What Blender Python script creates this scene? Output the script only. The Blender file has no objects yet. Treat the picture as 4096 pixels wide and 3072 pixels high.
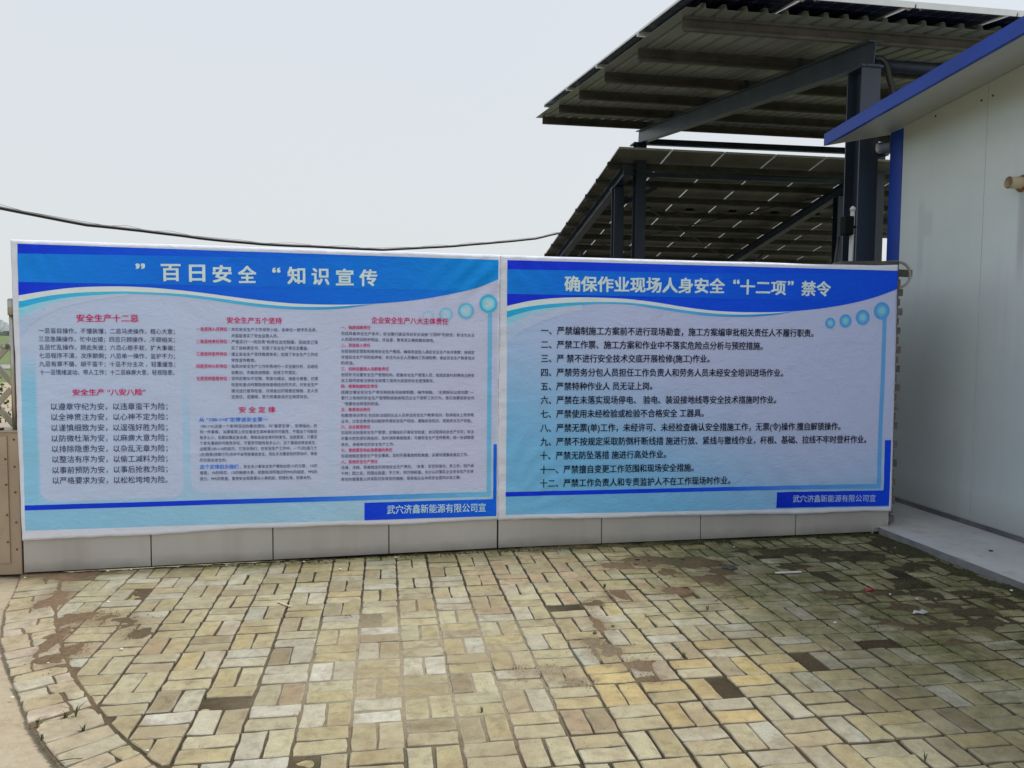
import bpy, bmesh, math, random
import numpy as np
from mathutils import Vector, Matrix, noise as mnoise

R = math.radians
random.seed(7); rng = np.random.default_rng(7)
scn = bpy.context.scene
COL = scn.collection

# ------------------------------------------------------------------ camera, world, sun, exposure
cam_d = bpy.data.cameras.new('camera'); cam = bpy.data.objects.new('camera', cam_d); COL.objects.link(cam)
cam_d.sensor_width = 36; cam_d.lens = 27.66; cam_d.clip_start = 0.05; cam_d.clip_end = 4000
RGT = Vector((0.9871444, -0.1596214, 0.0081868)); UPV = Vector((0.0015534, 0.0608006, 0.9981487)); FWD = Vector((0.1598237, 0.9853042, -0.0602669))
m = Matrix((RGT, UPV, -FWD)).transposed().to_4x4(); m.translation = Vector((0.541, -2.836, 1.513))
cam.matrix_world = m
scn.camera = cam

SUN_EL, SUN_AZ = 60, 84           # azimuth clockwise from +Y
world = bpy.data.worlds.new('World'); scn.world = world; world.use_nodes = True
wt = world.node_tree; wt.nodes.clear()
wo = wt.nodes.new('ShaderNodeOutputWorld'); wb_ = wt.nodes.new('ShaderNodeBackground')
sky = wt.nodes.new('ShaderNodeTexSky'); sky.sky_type = 'NISHITA'; sky.sun_disc = False
sky.sun_elevation = R(SUN_EL); sky.sun_rotation = R(SUN_AZ); sky.air_density = 1.0; sky.dust_density = 6.0; sky.ozone_density = 1.0
mixw = wt.nodes.new('ShaderNodeMix'); mixw.data_type = 'RGBA'; mixw.inputs[0].default_value = 0.88
mixw.inputs[7].default_value = (7.6, 8.1, 8.6, 1)
gtc = wt.nodes.new('ShaderNodeTexCoord'); gsp = wt.nodes.new('ShaderNodeSeparateXYZ'); gmr = wt.nodes.new('ShaderNodeMapRange'); gmx = wt.nodes.new('ShaderNodeMix'); gmx.data_type = 'RGBA'
wt.links.new(gtc.outputs['Generated'], gsp.inputs[0]); wt.links.new(gsp.outputs[2], gmr.inputs[0]); gmr.inputs[1].default_value = 0.0; gmr.inputs[2].default_value = 0.6
gnz = wt.nodes.new('ShaderNodeTexNoise'); gnz.inputs['Scale'].default_value = 1.6; gnz.inputs['Detail'].default_value = 4; wt.links.new(gtc.outputs['Generated'], gnz.inputs['Vector'])
gad = wt.nodes.new('ShaderNodeMath'); gad.operation = 'MULTIPLY_ADD'; gad.inputs[1].default_value = 0.8; gad.inputs[2].default_value = -0.4; wt.links.new(gnz.outputs[0], gad.inputs[0])
gas = wt.nodes.new('ShaderNodeMath'); gas.operation = 'ADD'; gas.use_clamp = True; wt.links.new(gmr.outputs[0], gas.inputs[0]); wt.links.new(gad.outputs[0], gas.inputs[1])
wt.links.new(gas.outputs[0], gmx.inputs[0]); gmx.inputs[6].default_value = (7.5, 7.78, 7.85, 1); gmx.inputs[7].default_value = (7.1, 7.62, 8.3, 1); wt.links.new(gmx.outputs[2], mixw.inputs[7])
wt.links.new(sky.outputs[0], mixw.inputs[6]); wt.links.new(mixw.outputs[2], wb_.inputs[0])
wb_.inputs[1].default_value = 0.1
wt.links.new(wb_.outputs[0], wo.inputs[0])

sl = bpy.data.lights.new('sun', 'SUN'); sl.energy = 2.3; sl.angle = R(11); sl.color = (1.0, 0.97, 0.925)
sun = bpy.data.objects.new('sun', sl); COL.objects.link(sun)
sd = Vector((math.sin(R(SUN_AZ))*math.cos(R(SUN_EL)), math.cos(R(SUN_AZ))*math.cos(R(SUN_EL)), math.sin(R(SUN_EL))))
sun.rotation_euler = sd.to_track_quat('Z', 'Y').to_euler(); sun.location = sd*20

scn.view_settings.view_transform = 'Standard'; scn.view_settings.look = 'None'
scn.view_settings.exposure = 0.12; scn.view_settings.gamma = 1.0
try: scn.view_settings.use_curve_mapping = False
except Exception: pass

# ------------------------------------------------------------------ helpers
def lin(c, k=1.0):
    out = []
    for v in c:
        v = v/255.0
        v = v/12.92 if v <= 0.04045 else ((v+0.055)/1.055)**2.4
        out.append(min(0.95, v*k))
    return tuple(out)

class MB:
    def __init__(s): s.v = []; s.f = []
    def quad(s, a, b, c, d):
        n = len(s.v); s.v += [tuple(a), tuple(b), tuple(c), tuple(d)]; s.f.append((n, n+1, n+2, n+3)); return s
    def poly(s, pts):
        n = len(s.v); s.v += [tuple(p) for p in pts]; s.f.append(tuple(range(n, n+len(pts)))); return s
    def box(s, a, b):
        x0, y0, z0 = [min(p, q) for p, q in zip(a, b)]; x1, y1, z1 = [max(p, q) for p, q in zip(a, b)]
        n = len(s.v)
        s.v += [(x0,y0,z0),(x1,y0,z0),(x1,y1,z0),(x0,y1,z0),(x0,y0,z1),(x1,y0,z1),(x1,y1,z1),(x0,y1,z1)]
        s.f += [tuple(n+i for i in q) for q in ((0,3,2,1),(4,5,6,7),(0,1,5,4),(1,2,6,5),(2,3,7,6),(3,0,4,7))]
        return s
    def beam(s, p, q, w, h, up=(0,0,1), off=(0,0)):
        # box of width w (sideways) and height h (along up), from p to q; off shifts (sideways, up)
        p = Vector(p); q = Vector(q); d = (q-p).normalized(); sd_ = d.cross(Vector(up)).normalized(); u = sd_.cross(d).normalized()
        c = sd_*off[0]+u*off[1]; n = len(s.v)
        for o in (p, q):
            for a, b in ((-1,-1),(1,-1),(1,1),(-1,1)): s.v.append(tuple(o+c+sd_*a*w/2+u*b*h/2))
        s.f += [tuple(n+i for i in q_) for q_ in ((0,3,2,1),(4,5,6,7),(0,1,5,4),(1,2,6,5),(2,3,7,6),(3,0,4,7))]
        return s
    def hbeam(s, p, q, w, h, t=0.010, tf=0.014, up=(0,0,1)):
        s.beam(p, q, w, tf, up, (0, h/2-tf/2)); s.beam(p, q, w, tf, up, (0, -h/2+tf/2)); s.beam(p, q, t, h-2*tf-0.001, up); return s
    def cbeam(s, p, q, w, h, t=0.006, up=(0,0,1)):
        s.beam(p, q, t, h, up, (-w/2+t/2, 0)); s.beam(p, q, w-t, t, up, (t/2, h/2-t/2)); s.beam(p, q, w-t, t, up, (t/2, -h/2+t/2))
        s.beam(p, q, t, 0.018, up, (w/2-t/2, h/2-t-0.009)); s.beam(p, q, t, 0.018, up, (w/2-t/2, -h/2+t+0.009)); return s
    def tube(s, pts, r, n=10, cap=True):
        pts = [Vector(p) for p in pts]; rings = []; prev = None
        for i, p in enumerate(pts):
            d = (pts[min(i+1, len(pts)-1)]-pts[max(i-1, 0)]).normalized()
            if prev is None:
                a = Vector((0,0,1)) if abs(d.z) < 0.9 else Vector((1,0,0)); x = d.cross(a).normalized()
            else: x = (prev-d*prev.dot(d)).normalized()
            prev = x; y = d.cross(x); rr = r[i] if isinstance(r, (list, tuple)) else r
            b = len(s.v)
            for k in range(n):
                t = 2*math.pi*k/n; s.v.append(tuple(p+x*math.cos(t)*rr+y*math.sin(t)*rr))
            rings.append(b)
        for a, b in zip(rings, rings[1:]):
            for k in range(n): s.f.append((a+k, a+(k+1)%n, b+(k+1)%n, b+k))
        if cap:
            s.f.append(tuple(rings[0]+k for k in reversed(range(n)))); s.f.append(tuple(rings[-1]+k for k in range(n)))
        return s
    def mesh(s, name, mat, smooth=False):
        me = bpy.data.meshes.new(name); me.from_pydata(s.v, [], s.f); me.materials.append(mat)
        if smooth: me.polygons.foreach_set('use_smooth', [True]*len(me.polygons))
        me.update(); return me
    def build(s, name, mat, parent=None, smooth=False, bevel=0):
        o = bpy.data.objects.new(name, s.mesh(name, mat, smooth)); COL.objects.link(o)
        if parent: o.parent = parent; o.matrix_parent_inverse = Matrix.Translation(-parent.location)
        if bevel:
            md = o.modifiers.new('bevel', 'BEVEL'); md.width = bevel; md.segments = 2; md.limit_method = 'ANGLE'
        return o
def tag(o, label=None, cat=None, group=None, kind=None):
    if label: o['label'] = label
    if cat: o['category'] = cat
    if group: o['group'] = group
    if kind: o['kind'] = kind
    return o
def empty(name, loc, label, cat, group=None):
    o = bpy.data.objects.new(name, None); COL.objects.link(o); o.location = loc; o.empty_display_size = 0.1
    return tag(o, label, cat, group)
def inst(me, name, parent, loc=(0,0,0)):
    o = bpy.data.objects.new(name, me); COL.objects.link(o); o.parent = parent
    o.matrix_parent_inverse = Matrix.Translation(-parent.location) if parent else Matrix(); o.location = loc
    return o

# ---- material helpers
class NT:
    def __init__(s, name):
        s.m = bpy.data.materials.new(name); s.m.use_nodes = True; s.t = s.m.node_tree; s.t.nodes.clear()
        s.out = s.n('ShaderNodeOutputMaterial'); s.b = s.n('ShaderNodeBsdfPrincipled'); s.l(s.b.outputs[0], s.out.inputs[0])
    def n(s, k, **kw):
        x = s.t.nodes.new(k)
        for a, b in kw.items(): setattr(x, a, b)
        return x
    def l(s, a, b): s.t.links.new(a, b)
    def set(s, sock, v):
        if hasattr(v, 'is_output') or isinstance(v, bpy.types.NodeSocket): s.l(v, sock)
        else: sock.default_value = v
    def pos(s): return s.n('ShaderNodeNewGeometry').outputs['Position']
    def noise(s, scale, vec=None, detail=4, rough=0.55, mapscale=None, dist=0.0):
        x = s.n('ShaderNodeTexNoise'); x.inputs['Scale'].default_value = scale; x.inputs['Detail'].default_value = detail
        x.inputs['Roughness'].default_value = rough; x.inputs['Distortion'].default_value = dist
        v = vec or s.pos()
        if mapscale:
            mp = s.n('ShaderNodeMapping'); mp.inputs['Scale'].default_value = mapscale; s.l(v, mp.inputs[0]); v = mp.outputs[0]
        s.l(v, x.inputs['Vector']); return x.outputs[0]
    def ramp(s, f, stops):
        x = s.n('ShaderNodeValToRGB'); e = x.color_ramp.elements
        while len(e) < len(stops): e.new(0.5)
        for el, (p, c) in zip(e, stops): el.position = p; el.color = (*c, 1) if len(c) == 3 else c
        s.l(f, x.inputs[0]); return x.outputs[0]
    def rng(s, f, a, b, c=0, d=1, smooth=False):
        x = s.n('ShaderNodeMapRange'); x.clamp = True
        if smooth: x.interpolation_type = 'SMOOTHSTEP'
        s.set(x.inputs[0], f)
        for i, v in zip((1,2,3,4), (a,b,c,d)): x.inputs[i].default_value = v
        return x.outputs[0]
    def mix(s, f, a, b, mode='MIX'):
        x = s.n('ShaderNodeMix', data_type='RGBA', blend_type=mode)
        s.set(x.inputs[0], f)
        for i, v in ((6, a), (7, b)):
            if isinstance(v, (tuple, list)): x.inputs[i].default_value = (*v[:3], 1)
            else: s.l(v, x.inputs[i])
        return x.outputs[2]
    def math(s, op, a, b=0.0, c=None):
        x = s.n('ShaderNodeMath', operation=op); s.set(x.inputs[0], a); s.set(x.inputs[1], b)
        if c is not None: s.set(x.inputs[2], c)
        return x.outputs[0]
    def sep(s, v):
        x = s.n('ShaderNodeSeparateXYZ'); s.l(v, x.inputs[0]); return x.outputs
    def bump(s, h, strength=0.3, dist=0.01, nrm=None):
        x = s.n('ShaderNodeBump'); x.inputs['Strength'].default_value = strength; x.inputs['Distance'].default_value = dist
        s.l(h, x.inputs['Height'])
        if nrm: s.l(nrm, x.inputs['Normal'])
        s.l(x.outputs[0], s.b.inputs['Normal']); return x.outputs[0]
    def fin(s, col=None, rough=0.6, metal=0.0, spec=None):
        if col is not None:
            if isinstance(col, (tuple, list)): s.b.inputs['Base Color'].default_value = (*col[:3], 1)
            else: s.l(col, s.b.inputs['Base Color'])
        s.set(s.b.inputs['Roughness'], rough); s.b.inputs['Metallic'].default_value = metal
        if spec is not None: s.b.inputs['Specular IOR Level'].default_value = spec
        return s.m

def simple(name, col, rough=0.6, metal=0.0, var=0.15, scale=6, spec=None, bump=0.0, streak=False):
    t = NT(name); n = t.noise(scale, detail=5, mapscale=(1,1,0.15) if streak else None)
    d = tuple(c*(1-var) for c in col); u = tuple(min(0.97, c*(1+var)) for c in col)
    c = t.ramp(n, [(0.3, d), (0.7, u)])
    if bump: t.bump(t.noise(scale*8, detail=3), bump, 0.003)
    return t.fin(c, rough, metal, spec)

# ---- materials
M = {}
M['steel_blue'] = simple('dark blue steel paint', (0.030, 0.042, 0.070), 0.42, 0.0, 0.35, 3, streak=True)
M['galv_dark'] = simple('dull galvanised purlin', (0.10, 0.09, 0.075), 0.6, 0.2, 0.35, 4)
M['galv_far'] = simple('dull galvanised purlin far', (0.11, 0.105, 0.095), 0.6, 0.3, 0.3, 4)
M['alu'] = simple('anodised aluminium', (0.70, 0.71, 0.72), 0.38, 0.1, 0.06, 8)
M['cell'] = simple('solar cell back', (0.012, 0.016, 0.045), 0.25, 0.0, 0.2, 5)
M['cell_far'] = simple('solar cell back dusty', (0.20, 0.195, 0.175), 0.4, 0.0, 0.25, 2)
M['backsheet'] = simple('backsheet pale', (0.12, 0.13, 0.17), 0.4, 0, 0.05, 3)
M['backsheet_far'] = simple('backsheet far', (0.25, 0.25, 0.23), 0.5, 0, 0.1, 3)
M['black'] = simple('black rubber', (0.012, 0.012, 0.013), 0.45, 0, 0.2, 20)
M['plastic_black'] = simple('black plastic box', (0.006, 0.006, 0.007), 0.7, 0, 0.2, 20, spec=0.1)
M['pipe_grey'] = simple('white plastic pipe', (0.50, 0.51, 0.52), 0.35, 0, 0.15, 9, streak=True)
M['conduit'] = simple('grey corrugated conduit', (0.36, 0.34, 0.31), 0.5, 0, 0.12, 9)
M['blue_trim'] = simple('blue painted sheet metal', (0.008, 0.050, 0.36), 0.38, 0.0, 0.14, 2.0, spec=0.3)
M['track'] = simple('grey base channel', (0.16, 0.16, 0.18), 0.5, 0.4, 0.3, 7)
M['pvc'] = simple('yellowed pvc pipe', (0.62, 0.52, 0.37), 0.4, 0, 0.1, 9)
M['foam'] = simple('brown expanding foam', (0.30, 0.15, 0.06), 0.9, 0, 0.4, 60, bump=0.6)
M['stainless'] = simple('brushed stainless', (0.40, 0.38, 0.34), 0.28, 0.9, 0.3, 12, streak=True)
M['brick_core'] = simple('dirty wall brick', (0.17, 0.15, 0.135), 0.9, 0, 0.4, 14, bump=0.5)
M['mortar_pier'] = simple('old mortar', (0.07, 0.065, 0.06), 0.95, 0, 0.3, 20, bump=0.4)
M['screw'] = simple('rusty screw', (0.10, 0.06, 0.035), 0.6, 0.5, 0.4, 90)
M['wood'] = simple('pale stick wood', (0.62, 0.50, 0.33), 0.7, 0, 0.15, 40)
M['red'] = simple('red plastic', (0.62, 0.03, 0.05), 0.4, 0, 0.1, 20)
M['white_bit'] = simple('pale stone chip', (0.72, 0.70, 0.66), 0.7, 0, 0.15, 30)
M['stone'] = simple('dark stone', (0.06, 0.058, 0.05), 0.85, 0, 0.4, 40, bump=0.5)
M['foil'] = simple('silver wrapper', (0.62, 0.63, 0.66), 0.3, 0.7, 0.2, 30)
M['twig'] = simple('dry twig', (0.10, 0.07, 0.04), 0.9, 0, 0.3, 40)
M['weed'] = simple('weed green', (0.085, 0.12, 0.04), 0.7, 0, 0.35, 30)
M['bush'] = simple('bush green', (0.04, 0.085, 0.022), 0.8, 0, 0.4, 3)

# white sandwich panel wall with stain marks and painted shade under the eave
t = NT('white sandwich panel'); P_ = t.pos(); z = t.sep(P_)[2]
n1 = t.noise(1.1, P_, 5, 0.6); n2 = t.noise(5, P_, 4, 0.6, (1, 1, 0.08))
c = t.ramp(n1, [(0.3, (0.52, 0.59, 0.62)), (0.7, (0.60, 0.66, 0.685))])
c = t.mix(t.math('MULTIPLY', t.rng(n2, 0.55, 0.75), 0.22), c, (0.40, 0.42, 0.40), 'MIX')
c = t.mix(t.math('MULTIPLY', t.rng(t.math('ADD', z, t.math('MULTIPLY', n1, 0.12)), 3.26, 3.38), 0.45), c, (0.42, 0.40, 0.30))  # yellow-dark band at the wall top: soft eave shade painted into the colour
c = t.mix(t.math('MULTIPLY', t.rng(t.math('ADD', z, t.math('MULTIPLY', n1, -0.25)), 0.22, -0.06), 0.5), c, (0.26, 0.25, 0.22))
yy_ = t.sep(P_)[1]
st1 = t.math('MULTIPLY', t.math('MULTIPLY', t.rng(yy_, 3.22, 3.25), t.rng(yy_, 3.42, 3.39)), t.math('MULTIPLY', t.rng(z, 2.38, 2.42), t.rng(z, 2.62, 2.58)))
st2 = t.math('MULTIPLY', t.math('MULTIPLY', t.rng(yy_, 3.33, 3.345), t.rng(yy_, 3.42, 3.405)), t.math('MULTIPLY', t.rng(z, 2.05, 2.15), t.rng(z, 2.74, 2.66)))
c = t.mix(t.math('MULTIPLY', t.math('MAXIMUM', st1, st2), t.rng(n1, 0.3, 0.7, 0.10, 0.30)), c, (0.22, 0.26, 0.28))
st3 = t.math('MULTIPLY', t.math('MULTIPLY', t.rng(yy_, 2.235, 2.26), t.rng(yy_, 2.33, 2.30)), t.math('MULTIPLY', t.rng(z, 1.9, 2.2), t.rng(z, 2.66, 2.62)))
c = t.mix(t.math('MULTIPLY', st3, t.rng(n2, 0.3, 0.7, 0.15, 0.55)), c, (0.24, 0.27, 0.27))
t.bump(t.noise(2.2, P_, 2, 0.5), 0.14, 0.05)
M['panel_white'] = t.fin(c, 0.42, 0, 0.45)
t = NT('soffit white'); c = t.ramp(t.noise(1.5, detail=4), [(0.3, (0.46, 0.47, 0.44)), (0.7, (0.54, 0.54, 0.50))])
M['soffit'] = t.fin(c, 0.5)

# cladding
t = NT('metal cladding'); P_ = t.pos(); s_ = t.sep(P_)
n1 = t.noise(1.3, P_, 4, 0.55); n2 = t.noise(3.2, P_, 5, 0.6, (1, 1, 0.05)); nf = t.noise(60, P_, 2, 0.5, (0.05, 0.05, 1.0))
c = t.ramp(n1, [(0.3, (0.46, 0.435, 0.41)), (0.7, (0.57, 0.545, 0.52))])
c = t.mix(t.math('MULTIPLY', t.rng(n2, 0.52, 0.78), 0.35), c, (0.22, 0.20, 0.18))
c = t.mix(t.math('MULTIPLY', t.rng(t.math('ADD', s_[2], t.math('MULTIPLY', t.noise(7, P_, 4), 0.09)), 0.13, 0.03), 0.6), c, (0.13, 0.12, 0.085))
M['clad'] = t.fin(c, t.rng(nf, 0.3, 0.7, 0.34, 0.46), 0.10, 0.5)
t = NT('cladding joint'); M['joint'] = t.fin((0.02, 0.02, 0.02), 0.8)

# gate cabinet (rust tinted)
t = NT('aged cabinet paint'); P_ = t.pos()
n1 = t.noise(3, P_, 5); n2 = t.noise(14, P_, 4, 0.6, (1, 1, 0.3))
c = t.ramp(n1, [(0.3, (0.36, 0.28, 0.20)), (0.7, (0.47, 0.37, 0.27))])
c = t.mix(t.math('MULTIPLY', t.rng(n2, 0.6, 0.75), 0.5), c, (0.16, 0.09, 0.05))
M['cabinet'] = t.fin(c, 0.45, 0.1)

# concrete slab
t = NT('smooth concrete slab'); P_ = t.pos()
n1 = t.noise(2.2, P_, 6, 0.6); n2 = t.noise(9, P_, 5, 0.65); n3 = t.noise(70, P_, 3)
c = t.ramp(n1, [(0.3, (0.47, 0.47, 0.47)), (0.72, (0.58, 0.58, 0.575))])
c = t.mix(t.math('MULTIPLY', t.rng(n2, 0.50, 0.70), 0.6), c, (0.38, 0.34, 0.29))
t.bump(t.math('ADD', n2, t.math('MULTIPLY', n3, 0.3)), 0.25, 0.006)
M['slab'] = t.fin(c, 0.75)

# paving bricks: own colour in attribute "tint", rim distance in "rim"
def brick_mat(name):
    t = NT(name); P_ = t.pos(); s_ = t.sep(P_)
    a = t.n('ShaderNodeAttribute', attribute_name='tint').outputs['Color']
    rim = t.n('ShaderNodeAttribute', attribute_name='rim').outputs['Fac']
    big = t.noise(1.6, P_, 5, 0.6); mid = t.noise(16, P_, 6, 0.65, dist=0.4); fine = t.noise(130, P_, 3, 0.6)
    c = t.mix(0.62, a, t.mix(1.0, a, t.ramp(mid, [(0.28, (0.42, 0.39, 0.34)), (0.48, (0.96, 0.95, 0.93)), (0.75, (1.30, 1.28, 1.22))]), 'MULTIPLY'))
    c = t.mix(1.0, c, t.ramp(fine, [(0.3, (0.86, 0.86, 0.86)), (0.7, (1.1, 1.1, 1.1))]), 'MULTIPLY')
    # pale efflorescence towards the rim of the brick, broken up by noise
    rr = t.math('MULTIPLY', t.rng(t.math('ADD', rim, t.math('MULTIPLY', t.math('SUBTRACT', mid, 0.5), 0.9)), 0.45, 1.0), 0.30)
    c = t.mix(rr, c, (0.47, 0.455, 0.40))
    # tan earth film trodden over the bricks
    ef = t.math('MULTIPLY', t.rng(t.noise(3.1, P_, 6, 0.68, dist=0.6), 0.44, 0.68), 0.62)
    c = t.mix(ef, c, (0.28, 0.205, 0.12))
    c = t.mix(t.math('MULTIPLY', t.rng(t.noise(5.3, P_, 7, 0.7), 0.56, 0.68), 0.55), c, (0.19, 0.165, 0.10))
    mud = t.n('ShaderNodeAttribute', attribute_name='mud').outputs['Fac']
    c = t.mix(t.math('MULTIPLY', t.rng(t.math('ADD', mud, t.math('MULTIPLY', t.math('SUBTRACT', t.noise(26, P_, 6, 0.7), 0.5), 1.1)), 0.25, 0.95, 0, 1, True), 0.66), c, t.ramp(mid, [(0.3, (0.17, 0.12, 0.07)), (0.7, (0.27, 0.20, 0.125))]))
    # moss and algae: wall foot and step side, the latter also painted-in building shade
    my = t.math('MULTIPLY', t.rng(t.math('SUBTRACT', s_[1], t.math('MULTIPLY', s_[0], 0.05)), 1.7, 2.4), t.rng(s_[0], -0.5, 1.5, 0.4, 1))
    my = t.math('MAXIMUM', my, t.rng(t.math('SUBTRACT', s_[1], t.math('MULTIPLY', s_[0], 0.045)), 2.34, 2.44, 0, 1.3))
    mx = t.rng(t.math('ADD', s_[0], t.math('MULTIPLY', s_[1], 0.45)), 2.2, 3.5)
    mm = t.math('MULTIPLY', t.math('MAXIMUM', t.math('MULTIPLY', my, 0.75), mx), t.rng(t.noise(4.4, P_, 6, 0.65), 0.32, 0.58))
    c = t.mix(t.math('MULTIPLY', mm, 0.86), c, t.ramp(mid, [(0.3, (0.055, 0.062, 0.018)), (0.7, (0.165, 0.165, 0.055))]))
    t.bump(t.math('ADD', t.math('MULTIPLY', mid, 0.7), t.math('MULTIPLY', fine, 0.35)), 0.45, 0.006)
    return t.fin(c, 0.82, 0, 0.35)
M['paver'] = brick_mat('concrete paving brick')

# sand / soil in joints
t = NT('joint soil'); P_ = t.pos(); s_ = t.sep(P_)
n1 = t.noise(2.3, P_, 6, 0.6); n2 = t.noise(45, P_, 5, 0.7); n3 = t.noise(9, P_, 5, 0.6)
c = t.ramp(n2, [(0.25, (0.105, 0.070, 0.04)), (0.7, (0.20, 0.14, 0.085))])
c = t.mix(t.rng(n1, 0.42, 0.62), c, t.ramp(n2, [(0.3, (0.075, 0.065, 0.035)), (0.7, (0.12, 0.10, 0.06))]))
mx = t.rng(t.math('ADD', s_[0], t.math('MULTIPLY', s_[1], 0.5)), 3.0, 4.6)
c = t.mix(t.math('MULTIPLY', mx, t.rng(n3, 0.3, 0.6, 0.5, 0.95)), c, t.ramp(n2, [(0.3, (0.022, 0.022, 0.011)), (0.7, (0.062, 0.058, 0.03))]))
cvec = t.n('ShaderNodeVectorMath', operation='DISTANCE'); t.l(P_, cvec.inputs[0]); cvec.inputs[1].default_value = (0.75, 0.75, 0)
c = t.mix(t.math('MULTIPLY', t.rng(cvec.outputs['Value'], 1.05, 0.45), 0.85), c, t.ramp(n2, [(0.3, (0.29, 0.245, 0.155)), (0.7, (0.40, 0.345, 0.235))]))
zj = t.rng(s_[2], -0.0110, -0.0045)
c = t.mix(t.math('MULTIPLY', t.math('SUBTRACT', 1.0, zj), t.rng(cvec.outputs['Value'], 0.5, 0.95, 0.2, 0.62)), c, (0.024, 0.020, 0.012))
left = t.rng(s_[0], -0.6, -1.3)
c = t.mix(t.math('MULTIPLY', left, 0.6), c, t.ramp(n2, [(0.3, (0.19, 0.125, 0.075)), (0.7, (0.30, 0.21, 0.135))]))
t.bump(t.math('ADD', n2, n3), 0.6, 0.008)
M['soil'] = t.fin(c, 0.95, 0, 0.15)

# sandy concrete apron at left
t = NT('sandy apron'); P_ = t.pos()
n1 = t.noise(2.6, P_, 6, 0.65); n2 = t.noise(30, P_, 6, 0.7); n3 = t.noise(7, P_, 5, 0.7, dist=0.6)
c = t.ramp(n2, [(0.25, (0.36, 0.30, 0.205)), (0.7, (0.48, 0.405, 0.29))])
c = t.mix(t.math('MULTIPLY', t.rng(n3, 0.54, 0.7), 0.8), c, (0.30, 0.205, 0.125))
c = t.mix(t.math('MULTIPLY', t.rng(n1, 0.55, 0.7), 0.5), c, (0.56, 0.50, 0.40))
t.bump(t.math('ADD', n2, n3), 0.5, 0.012)
M['apron'] = t.fin(c, 0.92, 0, 0.2)

# grass field
t = NT('grass field'); P_ = t.pos()
n1 = t.noise(0.12, P_, 5, 0.6); n2 = t.noise(2.5, P_, 5, 0.7)
c = t.ramp(n2, [(0.3, (0.075, 0.12, 0.03)), (0.7, (0.15, 0.21, 0.065))])
c = t.mix(t.rng(n1, 0.45, 0.7, 0, 0.6), c, (0.20, 0.22, 0.09))
M['grass'] = t.fin(c, 0.95)
M['road'] = simple('pale road', (0.30, 0.29, 0.27), 0.9, 0, 0.1, 0.5)

# printed banner vinyl
def vinyl(t, c, bump=0.7):
    P_ = t.pos()
    h = t.math('ADD', t.noise(3.0, P_, 5, 0.6, dist=0.8), t.math('MULTIPLY', t.noise(11, P_, 4, 0.6, (1, 1, 2.2), 1.2), 0.35))
    t.bump(h, bump, 0.02); return t.fin(c, 0.42, 0, 0.22)
KB = 1/0.69
def lin_ink(c, k):
    q = lin(c, 1.0); l = 0.3*q[0]+0.6*q[1]+0.1*q[2]
    return tuple(min(0.975, max(0.002, (l+(v-l)*1.14)*k*g_)) for v, g_ in zip(q, (0.95, 0.985, 1.25)))
def ink(name, stops, axis='s', ang=None):
    # colour that changes along the banner (object coordinate x = metres along, z = height)
    t = NT(name); oc = t.n('ShaderNodeTexCoord').outputs['UV']; s_ = t.sep(oc)
    c = t.ramp(t.math('DIVIDE', s_[0], 3.1), [(p, lin_ink(q, KB)) for p, q in stops])
    return vinyl(t, c)
def flat_ink(name, rgb, k=None): t = NT(name); return vinyl(t, lin_ink(rgb, KB if k is None else k))

# ------------------------------------------------------------------ ground, field, road, apron
g = MB(); g.quad((-900,-300,-0.16),(900,-300,-0.16),(900,1500,-0.16),(-900,1500,-0.16)); o = g.build('ground', M['grass']); o['kind'] = 'structure'
g = MB(); g.quad((-400,36,-0.13),(300,36,-0.13),(300,41,-0.13),(-400,41,-0.13)); o = g.build('road', M['road']); o['kind'] = 'structure'
# hard standing under everything near: heightfield near camera, gently uneven
def fbm(x, y, s, o=4): return mnoise.fractal(Vector((x*s, y*s, 3.7)), 1.0, 2.0, o)
g = MB(); g.quad((-12,-9,-0.06),(12,-9,-0.06),(12,24,-0.06),(-12,24,-0.06)); o = g.build('hard_standing', M['apron']); o['kind'] = 'structure'

g = MB(); g.quad((-1.55,2.72,-0.045),(4.3,2.86,-0.045),(4.3,26,-0.045),(-1.55,26,-0.045)); g.quad((4.3,4.6,-0.045),(16,4.6,-0.045),(16,26,-0.045),(4.3,26,-0.045)); o = g.build('unseen_yard', simple('dark yard gravel', (0.11, 0.10, 0.08), 0.95, 0, 0.4, 5, bump=0.4)); o['kind'] = 'structure'  # unseen ground, added dark to cut bounce light under the canopies
# curve of the pavement's left end (inner edge of the kerb course / outer edge)
INN = [(-1.50,2.62),(-1.43,2.30),(-1.376,2.14),(-1.294,1.861),(-1.192,1.608),(-1.075,1.33),(-0.988,1.154),(-0.902,0.975),(-0.80,0.79),(-0.605,0.478),(-0.445,0.241),(-0.264,0.02),(-0.02,-0.26),(0.30,-0.58),(0.7,-0.92)]
OUT = [(-1.74,2.55),(-1.66,2.28),(-1.60,2.10),(-1.52,1.80),(-1.42,1.54),(-1.31,1.27),(-1.21,1.08),(-1.11,0.90),(-0.99,0.68),(-0.83,0.40),(-0.66,0.15),(-0.47,-0.08),(-0.22,-0.38),(0.10,-0.72),(0.52,-1.08)]
def resample(pl, step):
    pts = [Vector(p) for p in pl]; out = [pts[0].copy()]; acc = 0
    for a, b in zip(pts, pts[1:]):
        L = (b-a).length; d = step-acc
        while d <= L: out.append(a+(b-a)*(d/L)); d += step
        acc = (acc+L) % step if False else L-(d-step)
    return out
def xin(y):   # x of inner curve at given y
    pl = INN
    if y >= pl[0][1]: return pl[0][0]
    if y <= pl[-1][1]: return pl[-1][0]+(pl[-1][1]-y)*1.2
    for a, b in zip(pl, pl[1:]):
        if b[1] <= y <= a[1]: return a[0]+(b[0]-a[0])*(a[1]-y)/(a[1]-b[1])
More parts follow.
